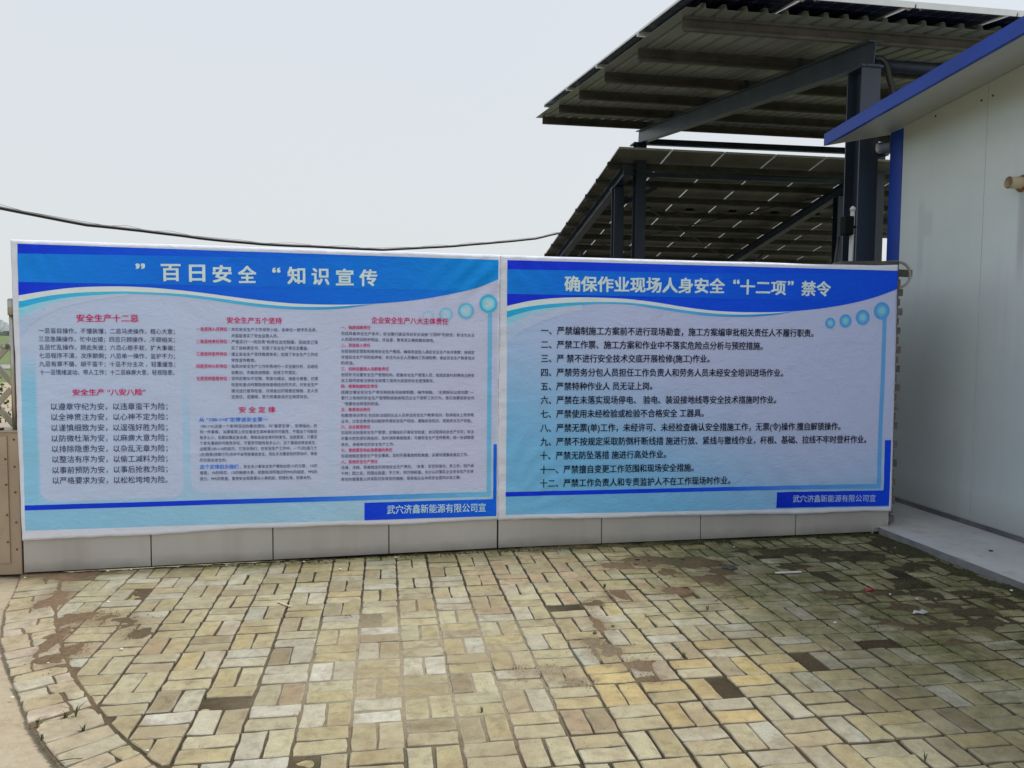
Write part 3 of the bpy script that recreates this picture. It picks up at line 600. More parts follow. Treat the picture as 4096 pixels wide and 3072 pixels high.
# ------------------------------------------------------------------ banners
DATA = ([
["L", "”", 0.7037, 0.753, 1.9332, 1.9345, 0.0302, "pale", 2, "title"],
["L", "百", 0.8516, 0.9626, 1.8974, 1.9002, 0.1028, "pale", 2, "title"],
["L", "日", 1.018, 1.1088, 1.8978, 1.9001, 0.1035, "pale", 2, "title"],
["L", "安", 1.1584, 1.2687, 1.8979, 1.9007, 0.1065, "pale", 2, "title"],
["L", "全", 1.3131, 1.4212, 1.8983, 1.9011, 0.1065, "pale", 2, "title"],
["L", "“", 1.5255, 1.5709, 1.9311, 1.9322, 0.029, "pale", 2, "title"],
["L", "知", 1.62, 1.7271, 1.8986, 1.9013, 0.1087, "pale", 2, "title"],
["L", "识", 1.7732, 1.8817, 1.8957, 1.8984, 0.107, "pale", 2, "title"],
["L", "宣", 1.9285, 2.0385, 1.8959, 1.8986, 0.1053, "pale", 2, "title"],
["L", "传", 2.082, 2.1933, 1.8949, 1.8976, 0.1076, "pale", 2, "title"],
["L", "安全生产十二忌", 0.3557, 0.7095, 1.6054, 1.6078, 0.0468, "red", 1, "heading"],
["L", "一忌盲目操作，不懂装懂；二忌马虎操作，粗心大意；", 0.1403, 0.9241, 1.5247, 1.5261, 0.0332, "navy", 0, "body"],
["L", "三忌急躁操作，忙中出错；四忌只顾操作，,不顾相关；", 0.139, 0.9232, 1.4742, 1.4738, 0.0333, "navy", 0, "body"],
["L", "五忌忙乱操作，顾此失彼；六忌心慈手软，扩大事端；", 0.139, 0.9224, 1.4237, 1.4222, 0.0333, "navy", 0, "body"],
["L", "七忌程序不清，次序颠倒；八忌单一操作，监护不力；", 0.1391, 0.9215, 1.3723, 1.3698, 0.0334, "navy", 0, "body"],
["L", "九忌有章不循，胡干蛮干；十忌不分主次 ，轻重缓急；", 0.1385, 0.9228, 1.3208, 1.318, 0.0334, "navy", 0, "body"],
["L", "十一忌情绪波动，带人工作；十二忌麻痹大意，轻视隐患。", 0.1399, 0.9162, 1.2693, 1.2662, 0.0334, "navy", 0, "body"],
["L", "安全生产 “八安八险”", 0.3225, 0.7433, 1.1437, 1.1421, 0.0412, "red", 1, "heading"],
["L", "以遵章守纪为安，以违章蛮干为险；", 0.1975, 0.8729, 1.056, 1.0497, 0.0435, "navy", 0, "body"],
["L", "以全神贯注为安，以心神不定为险；", 0.1979, 0.8718, 0.9904, 0.9837, 0.0436, "navy", 0, "body"],
["L", "以谨慎细致为安，以逞强好胜为险；", 0.1976, 0.8706, 0.924, 0.916, 0.0437, "navy", 0, "body"],
["L", "以防微杜渐为安，以麻痹大意为险；", 0.1974, 0.8695, 0.8575, 0.8499, 0.0437, "navy", 0, "body"],
["L", "以排除隐患为安，以杂乱无章为险；", 0.1978, 0.8683, 0.7916, 0.7812, 0.0438, "navy", 0, "body"],
["L", "以整洁有序为安，以偷工减料为险；", 0.1976, 0.8672, 0.7264, 0.7149, 0.0439, "navy", 0, "body"],
["L", "以事前预防为安，以事后抢救为险；", 0.1966, 0.8661, 0.6588, 0.6476, 0.0439, "navy", 0, "body"],
["L", "以严格要求为安，以松松垮垮为险。", 0.1964, 0.8649, 0.5941, 0.5787, 0.044, "navy", 0, "body"],
["L", "安全生产五个坚持", 1.2391, 1.5793, 1.603, 1.6033, 0.0408, "red", 1, "heading"],
["L", "一是坚持人员到位", 1.0533, 1.2398, 1.5435, 1.5454, 0.0248, "red", 1, "heading"],
["L", "：", 1.2516, 1.2561, 1.5448, 1.5448, 0.014, "navy", 0, "body"],
["L", "二是坚持责任到位", 1.0521, 1.2388, 1.4646, 1.4659, 0.0249, "red", 1, "heading"],
["L", "：", 1.2506, 1.2551, 1.4652, 1.4652, 0.0141, "navy", 0, "body"],
["L", "三是坚持宣传到位", 1.0509, 1.2377, 1.3848, 1.3854, 0.0249, "red", 1, "heading"],
["L", "：", 1.2496, 1.254, 1.3847, 1.3847, 0.0141, "navy", 0, "body"],
["L", "四是坚持分析到位", 1.0497, 1.2367, 1.3064, 1.3063, 0.025, "red", 1, "heading"],
["L", "：", 1.2486, 1.253, 1.3056, 1.3056, 0.0141, "navy", 0, "body"],
["L", "五是坚持监管到位", 1.0485, 1.2357, 1.2271, 1.2264, 0.025, "red", 1, "heading"],
["L", "：", 1.2476, 1.252, 1.2255, 1.2255, 0.0141, "navy", 0, "body"],
["L", "充实安全生产工作领导小组，由单位一把手负总责，", 1.2657, 1.8018, 1.5441, 1.5447, 0.0237, "navy", 0, "body"],
["L", "并层层落实了安全监管人员。", 1.2652, 1.5555, 1.5028, 1.5043, 0.0236, "navy", 0, "body"],
["L", "严格实行“一岗双责”和责任追究制度，层层签订落", 1.2647, 1.8075, 1.4645, 1.464, 0.0237, "navy", 0, "body"],
["L", "实了目标责任书，实现了安全生产责任全覆盖。", 1.2642, 1.7467, 1.4238, 1.4245, 0.0237, "navy", 0, "body"],
["L", "建立安全生产宣传教育体系；加强了安全生产工作经", 1.2637, 1.807, 1.3839, 1.3832, 0.0238, "navy", 0, "body"],
["L", "常性宣传教育。", 1.2632, 1.4138, 1.3447, 1.3442, 0.0236, "navy", 0, "body"],
["L", "每周对安全生产工作形势进行一次全面分析，总结经", 1.2627, 1.8065, 1.3056, 1.3038, 0.0238, "navy", 0, "body"],
["L", "验教训，完善改进措施，促进工作落实。", 1.2622, 1.6721, 1.2655, 1.2639, 0.0238, "navy", 0, "body"],
["L", "坚持定期与不定期、明查与暗访、抽查与普查、日常", 1.2617, 1.806, 1.2263, 1.2234, 0.0238, "navy", 0, "body"],
["L", "检查和重点时期隐患排查相结合的方式，对安全生产", 1.2612, 1.8057, 1.1862, 1.1832, 0.0239, "navy", 0, "body"],
["L", "情况进行督导检查，对排查出的隐患定措施、定人员", 1.2607, 1.8054, 1.1453, 1.1429, 0.0239, "navy", 0, "body"],
["L", "定责任、定期限，努力将事故消灭在萌芽状态。", 1.2602, 1.7444, 1.1067, 1.104, 0.0239, "navy", 0, "body"],
["L", "安 全 定 律", 1.3062, 1.5319, 1.0225, 1.0205, 0.0397, "red", 1, "heading"],
["L", "从 “100-1=0”定律谈安全第一", 1.0607, 1.4855, 0.9614, 0.9565, 0.0285, "blue", 1, "heading"],
["L", "100-1=0,这是一个影响深远的著名理论，叫“墨菲定律”。定律指出，任", 1.0696, 1.7992, 0.9181, 0.9096, 0.0231, "navy", 0, "body"],
["L", "何一件事情， 如果客观上存在着发生某种事故的可能性，不管这个可能性", 1.0632, 1.799, 0.8813, 0.8715, 0.0231, "navy", 0, "body"],
["L", "有多么小，但是如果反复去做，事故总会在某时刻发生。也就是说，只要这", 1.0626, 1.7987, 0.8444, 0.835, 0.0231, "navy", 0, "body"],
["L", "个发生事故的可能性存在，不管其可能性有多么小，这个事故迟早会发生，", 1.0621, 1.793, 0.8082, 0.797, 0.0232, "navy", 0, "body"],
["L", "这就是100-1=0的启示。它告诉我们，在安全生产工作中，一个(次)或几个", 1.0616, 1.7982, 0.7712, 0.7604, 0.0232, "navy", 0, "body"],
["L", "(次)隐患(违章行为)也许不会导致事故发生，但在多次重复性的劳动中，事故", 1.061, 1.798, 0.7342, 0.723, 0.0232, "navy", 0, "body"],
["L", "终究是会发生的。", 1.0605, 1.2273, 0.698, 0.6943, 0.0229, "navy", 0, "body"],
["L", "这个定律启示我们", 1.0613, 1.298, 0.6545, 0.6493, 0.0286, "blue", 1, "heading"],
["L", "，安全无小事安全生产哪怕出现1%的过错， 1%的", 1.3092, 1.7975, 0.6482, 0.6424, 0.0234, "navy", 0, "body"],
["L", "差距，1%的疏忽，1%的麻痹大意，就能抵消所做过的99%的成绩，99%的", 1.0607, 1.7972, 0.6151, 0.6017, 0.0233, "navy", 0, "body"],
["L", "努力，99%的希望，重视安全就是要从小事抓起，防微杜渐，防患未然。", 1.0601, 1.7601, 0.5755, 0.5637, 0.0233, "navy", 0, "body"],
["L", "企业安全生产八大主体责任", 2.1567, 2.6753, 1.6145, 1.6127, 0.0441, "red", 1, "heading"],
["L", "一、物质保障责任", 1.9583, 2.1502, 1.5631, 1.5651, 0.0242, "red", 1, "heading"],
["L", "包括具备安全生产条件；依法履行建设项目安全设施“三同时”的规定；依法为从业", 1.9581, 2.8582, 1.5245, 1.5199, 0.0237, "navy", 0, "body"],
["L", "人员提供劳动防护用品，并监督、教育其正确佩戴和使用。", 1.9579, 2.58, 1.4851, 1.4813, 0.0236, "navy", 0, "body"],
["L", "二、资金投入责任", 1.9577, 2.1499, 1.4457, 1.4467, 0.0243, "red", 1, "heading"],
["L", "包括按规定提取和使用安全生产费用，确保资金投入满足安全生产条件需要；按规定", 1.9575, 2.8588, 1.4062, 1.4005, 0.0238, "navy", 0, "body"],
["L", "存储安全生产风险抵押金；依法为从业人员缴纳工伤保险费；保证安全生产教育培训", 1.9573, 2.859, 1.3667, 1.3612, 0.0238, "navy", 0, "body"],
["L", "的资金。", 1.9571, 2.0442, 1.3279, 1.3272, 0.0235, "navy", 0, "body"],
["L", "三、机构设置和人员配备责任", 1.9569, 2.2728, 1.2884, 1.2872, 0.0244, "red", 1, "heading"],
["L", "包括依法设置安全生产管理机构，配备安全生产管理人员；按规定委托和聘用注册安", 1.9568, 2.858, 1.2496, 1.2413, 0.0239, "navy", 0, "body"],
["L", "全工程师或者注册安全助理工程师为其提供安全管理服务。", 1.9566, 2.5806, 1.2107, 1.2047, 0.0238, "navy", 0, "body"],
["L", "四、规章制度制定责任", 1.9564, 2.1982, 1.1718, 1.1704, 0.0244, "red", 1, "heading"],
["L", "括建立健全安全生产责任制和各项规章制度、操作规程。 “无规矩何以成方圆”,一", 1.9562, 2.8569, 1.1321, 1.1236, 0.024, "navy", 0, "body"],
["L", "套行之有效的安全生产管理制度能够规范企业干部职工的行为，是实现要我安全向", 1.956, 2.8571, 1.0932, 1.0849, 0.024, "navy", 0, "body"],
["L", "“我要安全转变的桥梁。", 1.9716, 2.2093, 1.054, 1.0515, 0.0237, "navy", 0, "body"],
["L", "五、教育培训责任", 1.9556, 2.1487, 1.0152, 1.0128, 0.0245, "red", 1, "heading"],
["L", "包教育培训责任:包括依法组织从业人员参加安全生产教育培训，取得相关上岗资格", 1.9554, 2.8577, 0.9762, 0.9668, 0.024, "navy", 0, "body"],
["L", "证书。过安全教育培训能够传递安全生产经验，灌输安全知识，提高安全生产技能。", 1.9553, 2.8426, 0.9371, 0.9273, 0.0241, "navy", 0, "body"],
["L", "六、安全管理责任", 1.9551, 2.1484, 0.8972, 0.8954, 0.0246, "red", 1, "heading"],
["L", "包括依法加强安全生产管理；定期组织开展安全检查；依法取得安全生产许可；依法", 1.9549, 2.8575, 0.8605, 0.8493, 0.0241, "navy", 0, "body"],
["L", "对重大危险源实施监控；及时消除事故隐患；开展安全生产宣传教育；统一协调管理", 1.9547, 2.8577, 0.8213, 0.8095, 0.0241, "navy", 0, "body"],
["L", "承包、承租单位的安全生产工作。", 1.9545, 2.3105, 0.7804, 0.7742, 0.0239, "navy", 0, "body"],
["L", "七、事故报告和应急救援的责任", 1.9543, 2.2941, 0.742, 0.7364, 0.0247, "red", 1, "heading"],
["L", "包括按规定报告生产安全事故，及时开展事故抢险救援，妥善处理事故善后工作。", 1.9541, 2.8182, 0.7027, 0.69, 0.0242, "navy", 0, "body"],
["L", "八、其他安全生产责任", 1.9539, 2.1963, 0.6626, 0.6593, 0.0247, "red", 1, "heading"],
["L", "法律、法规、规章规定的其他安全生产责任。 “安者，安定和谐也。家之安，则户纳", 1.9538, 2.8571, 0.624, 0.6116, 0.0242, "navy", 0, "body"],
["L", "千祥；国之安，则国运昌盛；宇之安，则万物和谐。充分认识落实企业安全生产主体", 1.9536, 2.8573, 0.5847, 0.5716, 0.0242, "navy", 0, "body"],
["L", "责任的重要意义并采取切实有效的措施，是提高企业本质安全度的必由之路!", 1.9534, 2.7636, 0.5444, 0.5319, 0.0242, "navy", 0, "body"],
["L", "武穴济鑫新能源有限公司宣", 2.2593, 2.9448, 0.3252, 0.3135, 0.061, "pale2", 1, "signature"],
["R", "确保作业现场人身安全", 0.4629, 1.6699, 1.8875, 1.8947, 0.108, "pale", 2, "title"],
["R", "“", 1.7402, 1.7862, 1.9279, 1.9289, 0.0283, "pale", 2, "title"],
["R", "十二项", 1.7987, 2.16, 1.8911, 1.891, 0.105, "pale", 2, "title"],
["R", "”", 2.1785, 2.2218, 1.9263, 1.9272, 0.0287, "pale", 2, "title"],
["R", "禁令", 2.2913, 2.5279, 1.89, 1.8901, 0.1083, "pale", 2, "title"],
["R", "一、严禁编制施工方案前不进行现场勘查，施工方案编审批相关责任人不履行职责。", 0.2961, 2.3971, 1.557, 1.5569, 0.0579, "black", 1, "body"],
["R", "二、严禁工作票、施工方案和作业中不落实危险点分析与预控措施。", 0.2971, 1.9853, 1.4594, 1.4581, 0.0577, "black", 1, "body"],
["R", "三、严 禁不进行安全技术交底开展检修(施工)作业。", 0.2982, 1.5646, 1.3607, 1.3624, 0.0574, "black", 1, "body"],
["R", "四、严禁劳务分包人员担任工作负责人和劳务人员未经安全培训进场作业。", 0.2992, 2.1583, 1.2626, 1.258, 0.0581, "black", 1, "body"],
["R", "五、严禁特种作业人 员无证上岗。", 0.2985, 1.1265, 1.1635, 1.1638, 0.0572, "black", 1, "body"],
["R", "六、严禁在未落实现场停电、 验电、装设接地线等安全技术措施时作业。", 0.2987, 2.1103, 1.0667, 1.0565, 0.0583, "black", 1, "body"],
["R", "七、严禁使用未经检验或检验不合格安全 工器具。", 0.2997, 1.5316, 0.968, 0.9622, 0.0579, "black", 1, "body"],
["R", "八、严禁无票(单)工作，未经许可、未经检查确认安全措施工作，无票(令)操作.擅自解锁操作。", 0.299, 2.6499, 0.8682, 0.8486, 0.059, "black", 1, "body"],
["R", "九、严禁不按规定采取防倒杆断线措 施进行放、紧线与撤线作业，杆根、基础、拉线不牢时登杆作业。", 0.3001, 2.8723, 0.7699, 0.7454, 0.0593, "black", 1, "body"],
["R", "十、严禁无防坠落措 施进行高处作业。", 0.3002, 1.2428, 0.6697, 0.6637, 0.058, "black", 1, "body"],
["R", "十一、严禁擅自变更工作范围和现场安全措施。", 0.3004, 1.4604, 0.5693, 0.5595, 0.0583, "black", 1, "body"],
["R", "十二、严禁工作负责人和专责监护人不在工作现场时作业。", 0.3006, 1.754, 0.4713, 0.4571, 0.0587, "black", 1, "body"],
["R", "武穴济鑫新能源有限公司宣", 2.2715, 2.9699, 0.2997, 0.2837, 0.0545, "pale3", 1, "signature"]],
{"L_head": [[0.037, 1.7389], [0.1948, 1.7701], [0.3306, 1.7908], [0.5024, 1.8027], [0.6416, 1.8057], [0.7824, 1.802], [0.9258, 1.7918], [1.1121, 1.7734], [1.3015, 1.75], [1.4943, 1.7293], [1.6509, 1.7175], [1.8097, 1.7136], [1.9707, 1.7147], [2.1751, 1.7248], [2.383, 1.7451], [2.6902, 1.799], [2.8928, 1.8524], [3.0261, 1.9094]], "L_t1": [[0.0393, 1.7022], [0.194, 1.7383], [0.3299, 1.758], [0.5017, 1.7704], [0.641, 1.7748], [0.7818, 1.7723], [0.9254, 1.7681], [1.1118, 1.752], [1.3013, 1.7275], [1.494, 1.7067], [1.6507, 1.6971], [1.7696, 1.6966], [1.9302, 1.7016], [2.052, 1.7119], [2.1751, 1.7248]], "L_t2": [[0.0383, 1.6617], [0.1933, 1.7086], [0.3293, 1.7334], [0.5013, 1.7517], [0.6407, 1.7604], [0.7816, 1.7587], [0.9252, 1.7524], [1.1116, 1.7337], [1.301, 1.7075], [1.455, 1.6899], [1.5719, 1.682], [1.7297, 1.6779], [1.8897, 1.6829], [2.0112, 1.6947], [2.1751, 1.724]], "L_t3": [[0.0367, 1.6027], [0.1247, 1.652], [0.2266, 1.6944], [0.3289, 1.717], [0.5011, 1.7404], [0.6757, 1.7581]], "L_t4": [[0.037, 1.4883], [0.1229, 1.5817], [0.2254, 1.6424], [0.3282, 1.6849], [0.5008, 1.7254], [0.6757, 1.7551]], "L_top": [[0.0349, 2.0517], [1.3842, 2.0457], [3.0267, 2.0405]], "L_b1": [[0.0371, 1.9931], [1.4613, 2.0107]], "L_b2": [[0.0392, 1.8205], [0.607, 1.8215], [1.4593, 1.8236]], "L_printBL": [[0.034, 0.2825], [3.0208, 0.2482]], "L_stripe": [[0.0384, 0.4424], [0.0376, 0.4113], [1.3659, 0.4333], [1.3656, 0.4019], [2.9787, 0.4222], [2.9789, 0.3896]], "L_bar": [[2.9516, 1.6787], [2.9815, 1.6792], [2.9486, 0.3933], [2.9815, 0.392]], "L_ell": [[2.9981, 0.758], [3.0223, 0.7575], [2.9972, 0.2494], [3.0207, 0.2484], [2.1074, 0.3787], [2.1071, 0.2582], [2.9964, 0.37]], "L_circ": [[2.9547, 1.7372], [3.0196, 1.7383], [2.7982, 1.6864], [2.8548, 1.6873], [2.6601, 1.6604], [2.7077, 1.6611], [2.5367, 1.6439], [2.5763, 1.6444]], "L_panels": [[0.1145, 1.2515], [0.9577, 0.459], [1.0058, 0.4849], [1.8617, 0.4539], [1.9132, 0.4644], [2.9139, 0.4331]], "L_banner": [[-0.0015, 2.0716], [0.0153, 0.2108], [3.0425, 2.0634], [3.0345, 0.2171]], "R_head": [[0.0501, 1.7251], [0.2158, 1.763], [0.4334, 1.7878], [0.5922, 1.7939], [0.7285, 1.7938], [0.9613, 1.7854], [1.1504, 1.7662], [1.3421, 1.7395], [1.5363, 1.7179], [1.7327, 1.7079], [1.9314, 1.707], [2.1326, 1.7125], [2.2441, 1.7206], [2.4899, 1.7475], [2.9189, 1.8392], [3.0937, 1.9001]], "R_t1": [[0.0504, 1.6891], [0.2162, 1.7251], [0.4339, 1.7496], [0.5926, 1.7598], [0.729, 1.7638], [0.9617, 1.7605], [1.1509, 1.7411], [1.3426, 1.7169], [1.5368, 1.697], [1.6839, 1.689], [1.882, 1.6898], [2.0823, 1.7017], [2.2441, 1.7206]], "R_t2": [[0.0508, 1.6446], [0.2165, 1.6939], [0.4342, 1.7242], [0.5929, 1.7402], [0.7292, 1.7505], [0.962, 1.7453], [1.1513, 1.7213], [1.3431, 1.6962], [1.5373, 1.6761], [1.7337, 1.6704], [1.8825, 1.6732], [2.0827, 1.6906], [2.2441, 1.7197]], "R_t3": [[0.0512, 1.5942], [0.1737, 1.6487], [0.3034, 1.6842], [0.4344, 1.7097], [0.6108, 1.7337]], "R_t4": [[0.0521, 1.4705], [0.1745, 1.5601], [0.3041, 1.6207], [0.4349, 1.6647], [0.6555, 1.719], [0.8344, 1.7474]], "R_top": [[0.0476, 2.0421], [1.484, 2.0416], [3.0932, 2.0397]], "R_b1": [[0.0481, 1.9791], [1.8801, 1.9858]], "R_b2": [[0.0495, 1.8088], [0.9692, 1.8082], [1.8853, 1.8039]], "R_print": [[0.0532, 0.2519], [3.0929, 0.2103]], "R_stripe": [[0.0518, 0.416], [0.052, 0.3841], [1.723, 0.406], [1.7238, 0.3768], [3.0022, 0.3947], [3.0035, 0.3605]], "R_bar": [[2.9783, 1.6748], [3.0125, 1.6753], [2.976, 0.366], [3.0054, 0.3652]], "R_ell": [[3.0376, 0.7351], [3.0912, 0.7342], [3.0429, 0.2214], [3.0925, 0.2198], [2.1349, 0.3547], [2.1356, 0.2345], [3.0379, 0.3424]], "R_circ": [[2.9666, 1.7319], [3.0341, 1.7328], [2.8079, 1.6801], [2.8665, 1.6808], [2.664, 1.6517], [2.7149, 1.6523], [2.537, 1.6339], [2.5784, 1.6343]], "R_banner": [[0.0126, 2.0636], [0.0049, 0.2168], [3.0915, 2.0816], [3.115, 0.1714]]})
TXT, CV = DATA
def wr0(seg, s_, z):
    k = 0 if seg == 'L' else 9.3
    a = mnoise.noise(Vector((s_*1.1+k, z*1.6, 0.3)))*0.006
    a += mnoise.noise(Vector((s_*3.5+z*2.1+k, z*4.0-s_*1.4, 1.3)))*0.0032
    a += (abs(mnoise.noise(Vector((s_*5+z*7+k, z*2.2, 5.1))))**0.6)*0.0022
    if seg == 'R':   # fan of pulls from the lower left corner and ripples by the seam
        d = math.hypot(s_, z-0.35); a += min(1, d/0.35)**2*math.exp(-d*1.5)*math.sin(math.atan2(z-0.30, s_+0.02)*22+3*mnoise.noise(Vector((s_*3, z*3, 0))))*0.0045
        a += math.exp(-abs(s_)*9)*math.sin(z*48+4*mnoise.noise(Vector((z*4, 1, 2))))*0.0028
        a += math.exp(-((z-1.95)/0.16)**2)*math.exp(-((s_-0.25)/0.3)**2)*math.sin((s_*1.1+z)*34)*0.0030
        a += math.exp(-((s_-2.3)**2)*2-((z-0.35)/0.3)**2)*math.sin((s_+z)*26)*0.0035
    else:
        a += math.exp(-abs(z-2.02)*7)*math.sin(s_*9+5*mnoise.noise(Vector((s_*2, 0, 3))))*0.0030
        a += math.exp(-((s_-2.85)/0.25)**2-((z-1.92)/0.16)**2)*math.sin((s_-z)*40)*0.0050
        a += math.exp(-abs(s_-3.0)*8)*math.sin(z*30)*0.0022
        a += math.exp(-((s_-0.12)/0.15)**2-((z-1.95)/0.15)**2)*math.sin((s_*2+z)*26)*0.0035
        a += math.exp(-abs(s_-0.02)*16)*math.sin(z*36+3*mnoise.noise(Vector((z*5, 8, 2))))*0.0018
    return 0.015+a
WG = {}
for _sg in 'LR':
    WG[_sg] = np.array([[wr0(_sg, -0.06+3.26*i/210, 0.10+2.05*j/130) for j in range(131)] for i in range(211)])
def wr(seg, s_, z):
    G = WG[seg]; u = min(209.999, max(0, (s_+0.06)/3.26*210)); v = min(129.999, max(0, (z-0.10)/2.05*130)); i = int(u); j = int(v); u -= i; v -= j
    return float((G[i,j]*(1-u)+G[i+1,j]*u)*(1-v)+(G[i,j+1]*(1-u)+G[i+1,j+1]*u)*v)
def bp(seg, s_, z, up=0.0):
    return wp(seg, s_, wr(seg, s_, z)+up, z)
def interp(pl, x): return float(np.interp(x, [p[0] for p in pl], [p[1] for p in pl]))
def smoothcurve(pl):
    xs_ = np.array([p[0] for p in pl]); ys_ = np.array([p[1] for p in pl])
    # monotone-ish cubic (Catmull-Rom) evaluation
    mgrad = np.gradient(ys_, xs_)
    def f(x):
        x = min(max(x, xs_[0]), xs_[-1]); i = min(len(xs_)-2, max(0, int(np.searchsorted(xs_, x)-1))); h = xs_[i+1]-xs_[i]; t_ = (x-xs_[i])/h
        return float((2*t_**3-3*t_**2+1)*ys_[i]+(t_**3-2*t_**2+t_)*h*mgrad[i]+(-2*t_**3+3*t_**2)*ys_[i+1]+(t_**3-t_**2)*h*mgrad[i+1])
    return f
def strip(name, seg, s0, s1, flo, fhi, mat, parent, lev, n=None, m_=None, label=None):
    """printed area between two height curves, laid on the vinyl"""
    n = max(2, int((s1-s0)/0.018)); hmax = max(abs(fhi(s0+(s1-s0)*i/8)-flo(s0+(s1-s0)*i/8)) for i in range(9)); m_ = max(1, int(hmax/0.018))
    v, f, uv = [], [], []
    for i in range(n+1):
        s_ = s0+(s1-s0)*i/n; a, b = flo(s_), fhi(s_)
        for j in range(m_+1):
            z = a+(b-a)*j/m_; v.append(bp(seg, s_, z, 0.0008+0.0009*lev)); uv.append((s_, z))
    for i in range(n):
        for j in range(m_): a = i*(m_+1)+j; f.append((a, a+m_+1, a+m_+2, a+1))
    me = bpy.data.meshes.new(name); me.from_pydata(v, [], f); me.materials.append(mat)
    u = me.uv_layers.new(name='UVMap'); u.data.foreach_set('uv', [c for l in me.loops for c in uv[l.vertex_index]])
    me.polygons.foreach_set('use_smooth', [True]*len(me.polygons)); me.update()
    o = bpy.data.objects.new(name, me); COL.objects.link(o); o.parent = parent; o.matrix_parent_inverse = Matrix.Translation(-parent.location)
    return o
def disc(name, seg, c, r0, r1, mat, parent, lev, n=40, half=None):
    v, f = [], []
    for k in range(n):
        t_ = 2*math.pi*k/n
        for rr in (r0, r1): v.append(bp(seg, c[0]+math.cos(t_)*rr, c[1]+math.sin(t_)*rr, 0.0008+0.0009*lev))
    for k in range(n): a = 2*k; b = 2*((k+1) % n); f.append((a, a+1, b+1, b))
    me = bpy.data.meshes.new(name); me.from_pydata(v, [], f); me.materials.append(mat); me.update()
    o = bpy.data.objects.new(name, me); COL.objects.link(o); o.parent = parent; o.matrix_parent_inverse = Matrix.Translation(-parent.location); return o
def cst(v): return lambda s_: v
def linf(p, q): return lambda s_: p[1]+(q[1]-p[1])*(s_-p[0])/(q[0]-p[0])

# background print material: gradients of the artwork in banner coordinates (UV = metres)
def bg_mat(seg):
    t = NT('banner artwork background '+('one' if seg == 'L' else 'two')); uv = t.sep(t.n('ShaderNodeTexCoord').outputs['UV']); s_, z = uv[0], uv[1]
    lav = lin_ink((183,187,220), KB); cy = lin_ink((128,184,216), KB); pale = lin_ink((176,188,222), KB)
    if seg == 'L':
        c = t.mix(t.rng(s_, 0.4, 2.9), lin_ink((176,186,220), KB), lin_ink((186,187,220), KB))
        band = t.mix(t.rng(s_, 0.1, 2.9), lin_ink((136,182,216), KB), lin_ink((168,192,222), KB))
        low = t.rng(z, 0.62, 0.42, 0, 1, True)
        # rounded panels cut out of the cyan: distance to three rounded boxes
        def rbox(x0, x1, z0, z1, r_):
            dx = t.math('SUBTRACT', t.math('ABSOLUTE', t.math('SUBTRACT', s_, (x0+x1)/2)), (x1-x0)/2-r_)
            dz = t.math('SUBTRACT', t.math('ABSOLUTE', t.math('SUBTRACT', z, (z0+z1)/2)), (z1-z0)/2-r_)
            dx = t.math('MAXIMUM', dx, 0); dz = t.math('MAXIMUM', dz, 0)
            d = t.math('SUBTRACT', t.math('SQRT', t.math('ADD', t.math('MULTIPLY', dx, dx), t.math('MULTIPLY', dz, dz))), r_)
            return t.rng(d, 0.006, -0.006)
        inside = t.math('MAXIMUM', rbox(0.125, 0.958, 0.459, 1.66, 0.075), t.math('MAXIMUM', rbox(1.006, 1.862, 0.485, 1.66, 0.075), rbox(1.913, 2.914, 0.462, 1.66, 0.075)))
        cyan = t.math('MULTIPLY', t.math('SUBTRACT', 1.0, inside), t.rng(s_, 0.9, 2.2, 1.0, 0.25))
        up = t.rng(z, 1.50, 0.75, 0, 1, True); side = t.rng(s_, 0.13, 0.11)
        cyan = t.math('MULTIPLY', cyan, t.math('MAXIMUM', t.math('MULTIPLY', up, t.rng(s_, 0.3, 1.6, 0.8, 0.55)), t.math('MULTIPLY', side, t.rng(z, 1.42, 1.2))))
        c = t.mix(cyan, c, band)
        c = t.mix(t.rng(z, 0.432, 0.428), c, band)
    else:
        g_ = t.math('ADD', t.rng(s_, 0.0, 2.4, 1.0, 0.12), t.rng(z, 0.2, 1.5, 0.55, -0.45))
        c = t.mix(t.rng(g_, 0.1, 1.15, 0, 1, True), lin_ink((178,182,222), KB), lin_ink((120,172,214), KB))
        c = t.mix(t.math('MULTIPLY', t.rng(z, 0.46, 0.36), 0.35), c, lin_ink((118,172,214), KB))
    bl_, br_ = ((0.034, 0.2825), (3.0208, 0.2482)) if seg == 'L' else ((0.053, 0.2519), (3.093, 0.2103))
    k_ = (br_[1]-bl_[1])/(br_[0]-bl_[0]); zl = t.math('SUBTRACT', z, t.math('ADD', t.math('MULTIPLY', s_, k_), bl_[1]-k_*bl_[0]))
    ins = t.math('MULTIPLY', t.math('MULTIPLY', t.rng(zl, 0, 0.001), t.rng(s_, bl_[0], bl_[0]+0.001)), t.rng(s_, br_[0]+0.001, br_[0]))
    ins = t.math('MULTIPLY', ins, t.rng(z, 1.96, 1.95))
    c = t.mix(ins, lin_ink((203,203,232), KB), c)
    return vinyl(t, c)
def fade_mat(name, rgb, s0, s1, target):
    t = NT(name); uv = t.sep(t.n('ShaderNodeTexCoord').outputs['UV'])
    return vinyl(t, t.mix(t.rng(uv[0], s0, s1), lin_ink(rgb, KB), lin_ink(target, KB)))
border = flat_ink('unprinted vinyl', (203,203,232))
INKC = {'pale': flat_ink('pale title print', (200,214,240)), 'pale2': flat_ink('pale signature print', (185,210,240)), 'pale3': flat_ink('lavender signature print', (160,178,228)),
        'red': flat_ink('crimson print', (188,4,88)), 'navy': flat_ink('navy print', (30,30,68)), 'black': flat_ink('black print', (10,12,34)), 'blue': flat_ink('blue print', (32,112,180))}

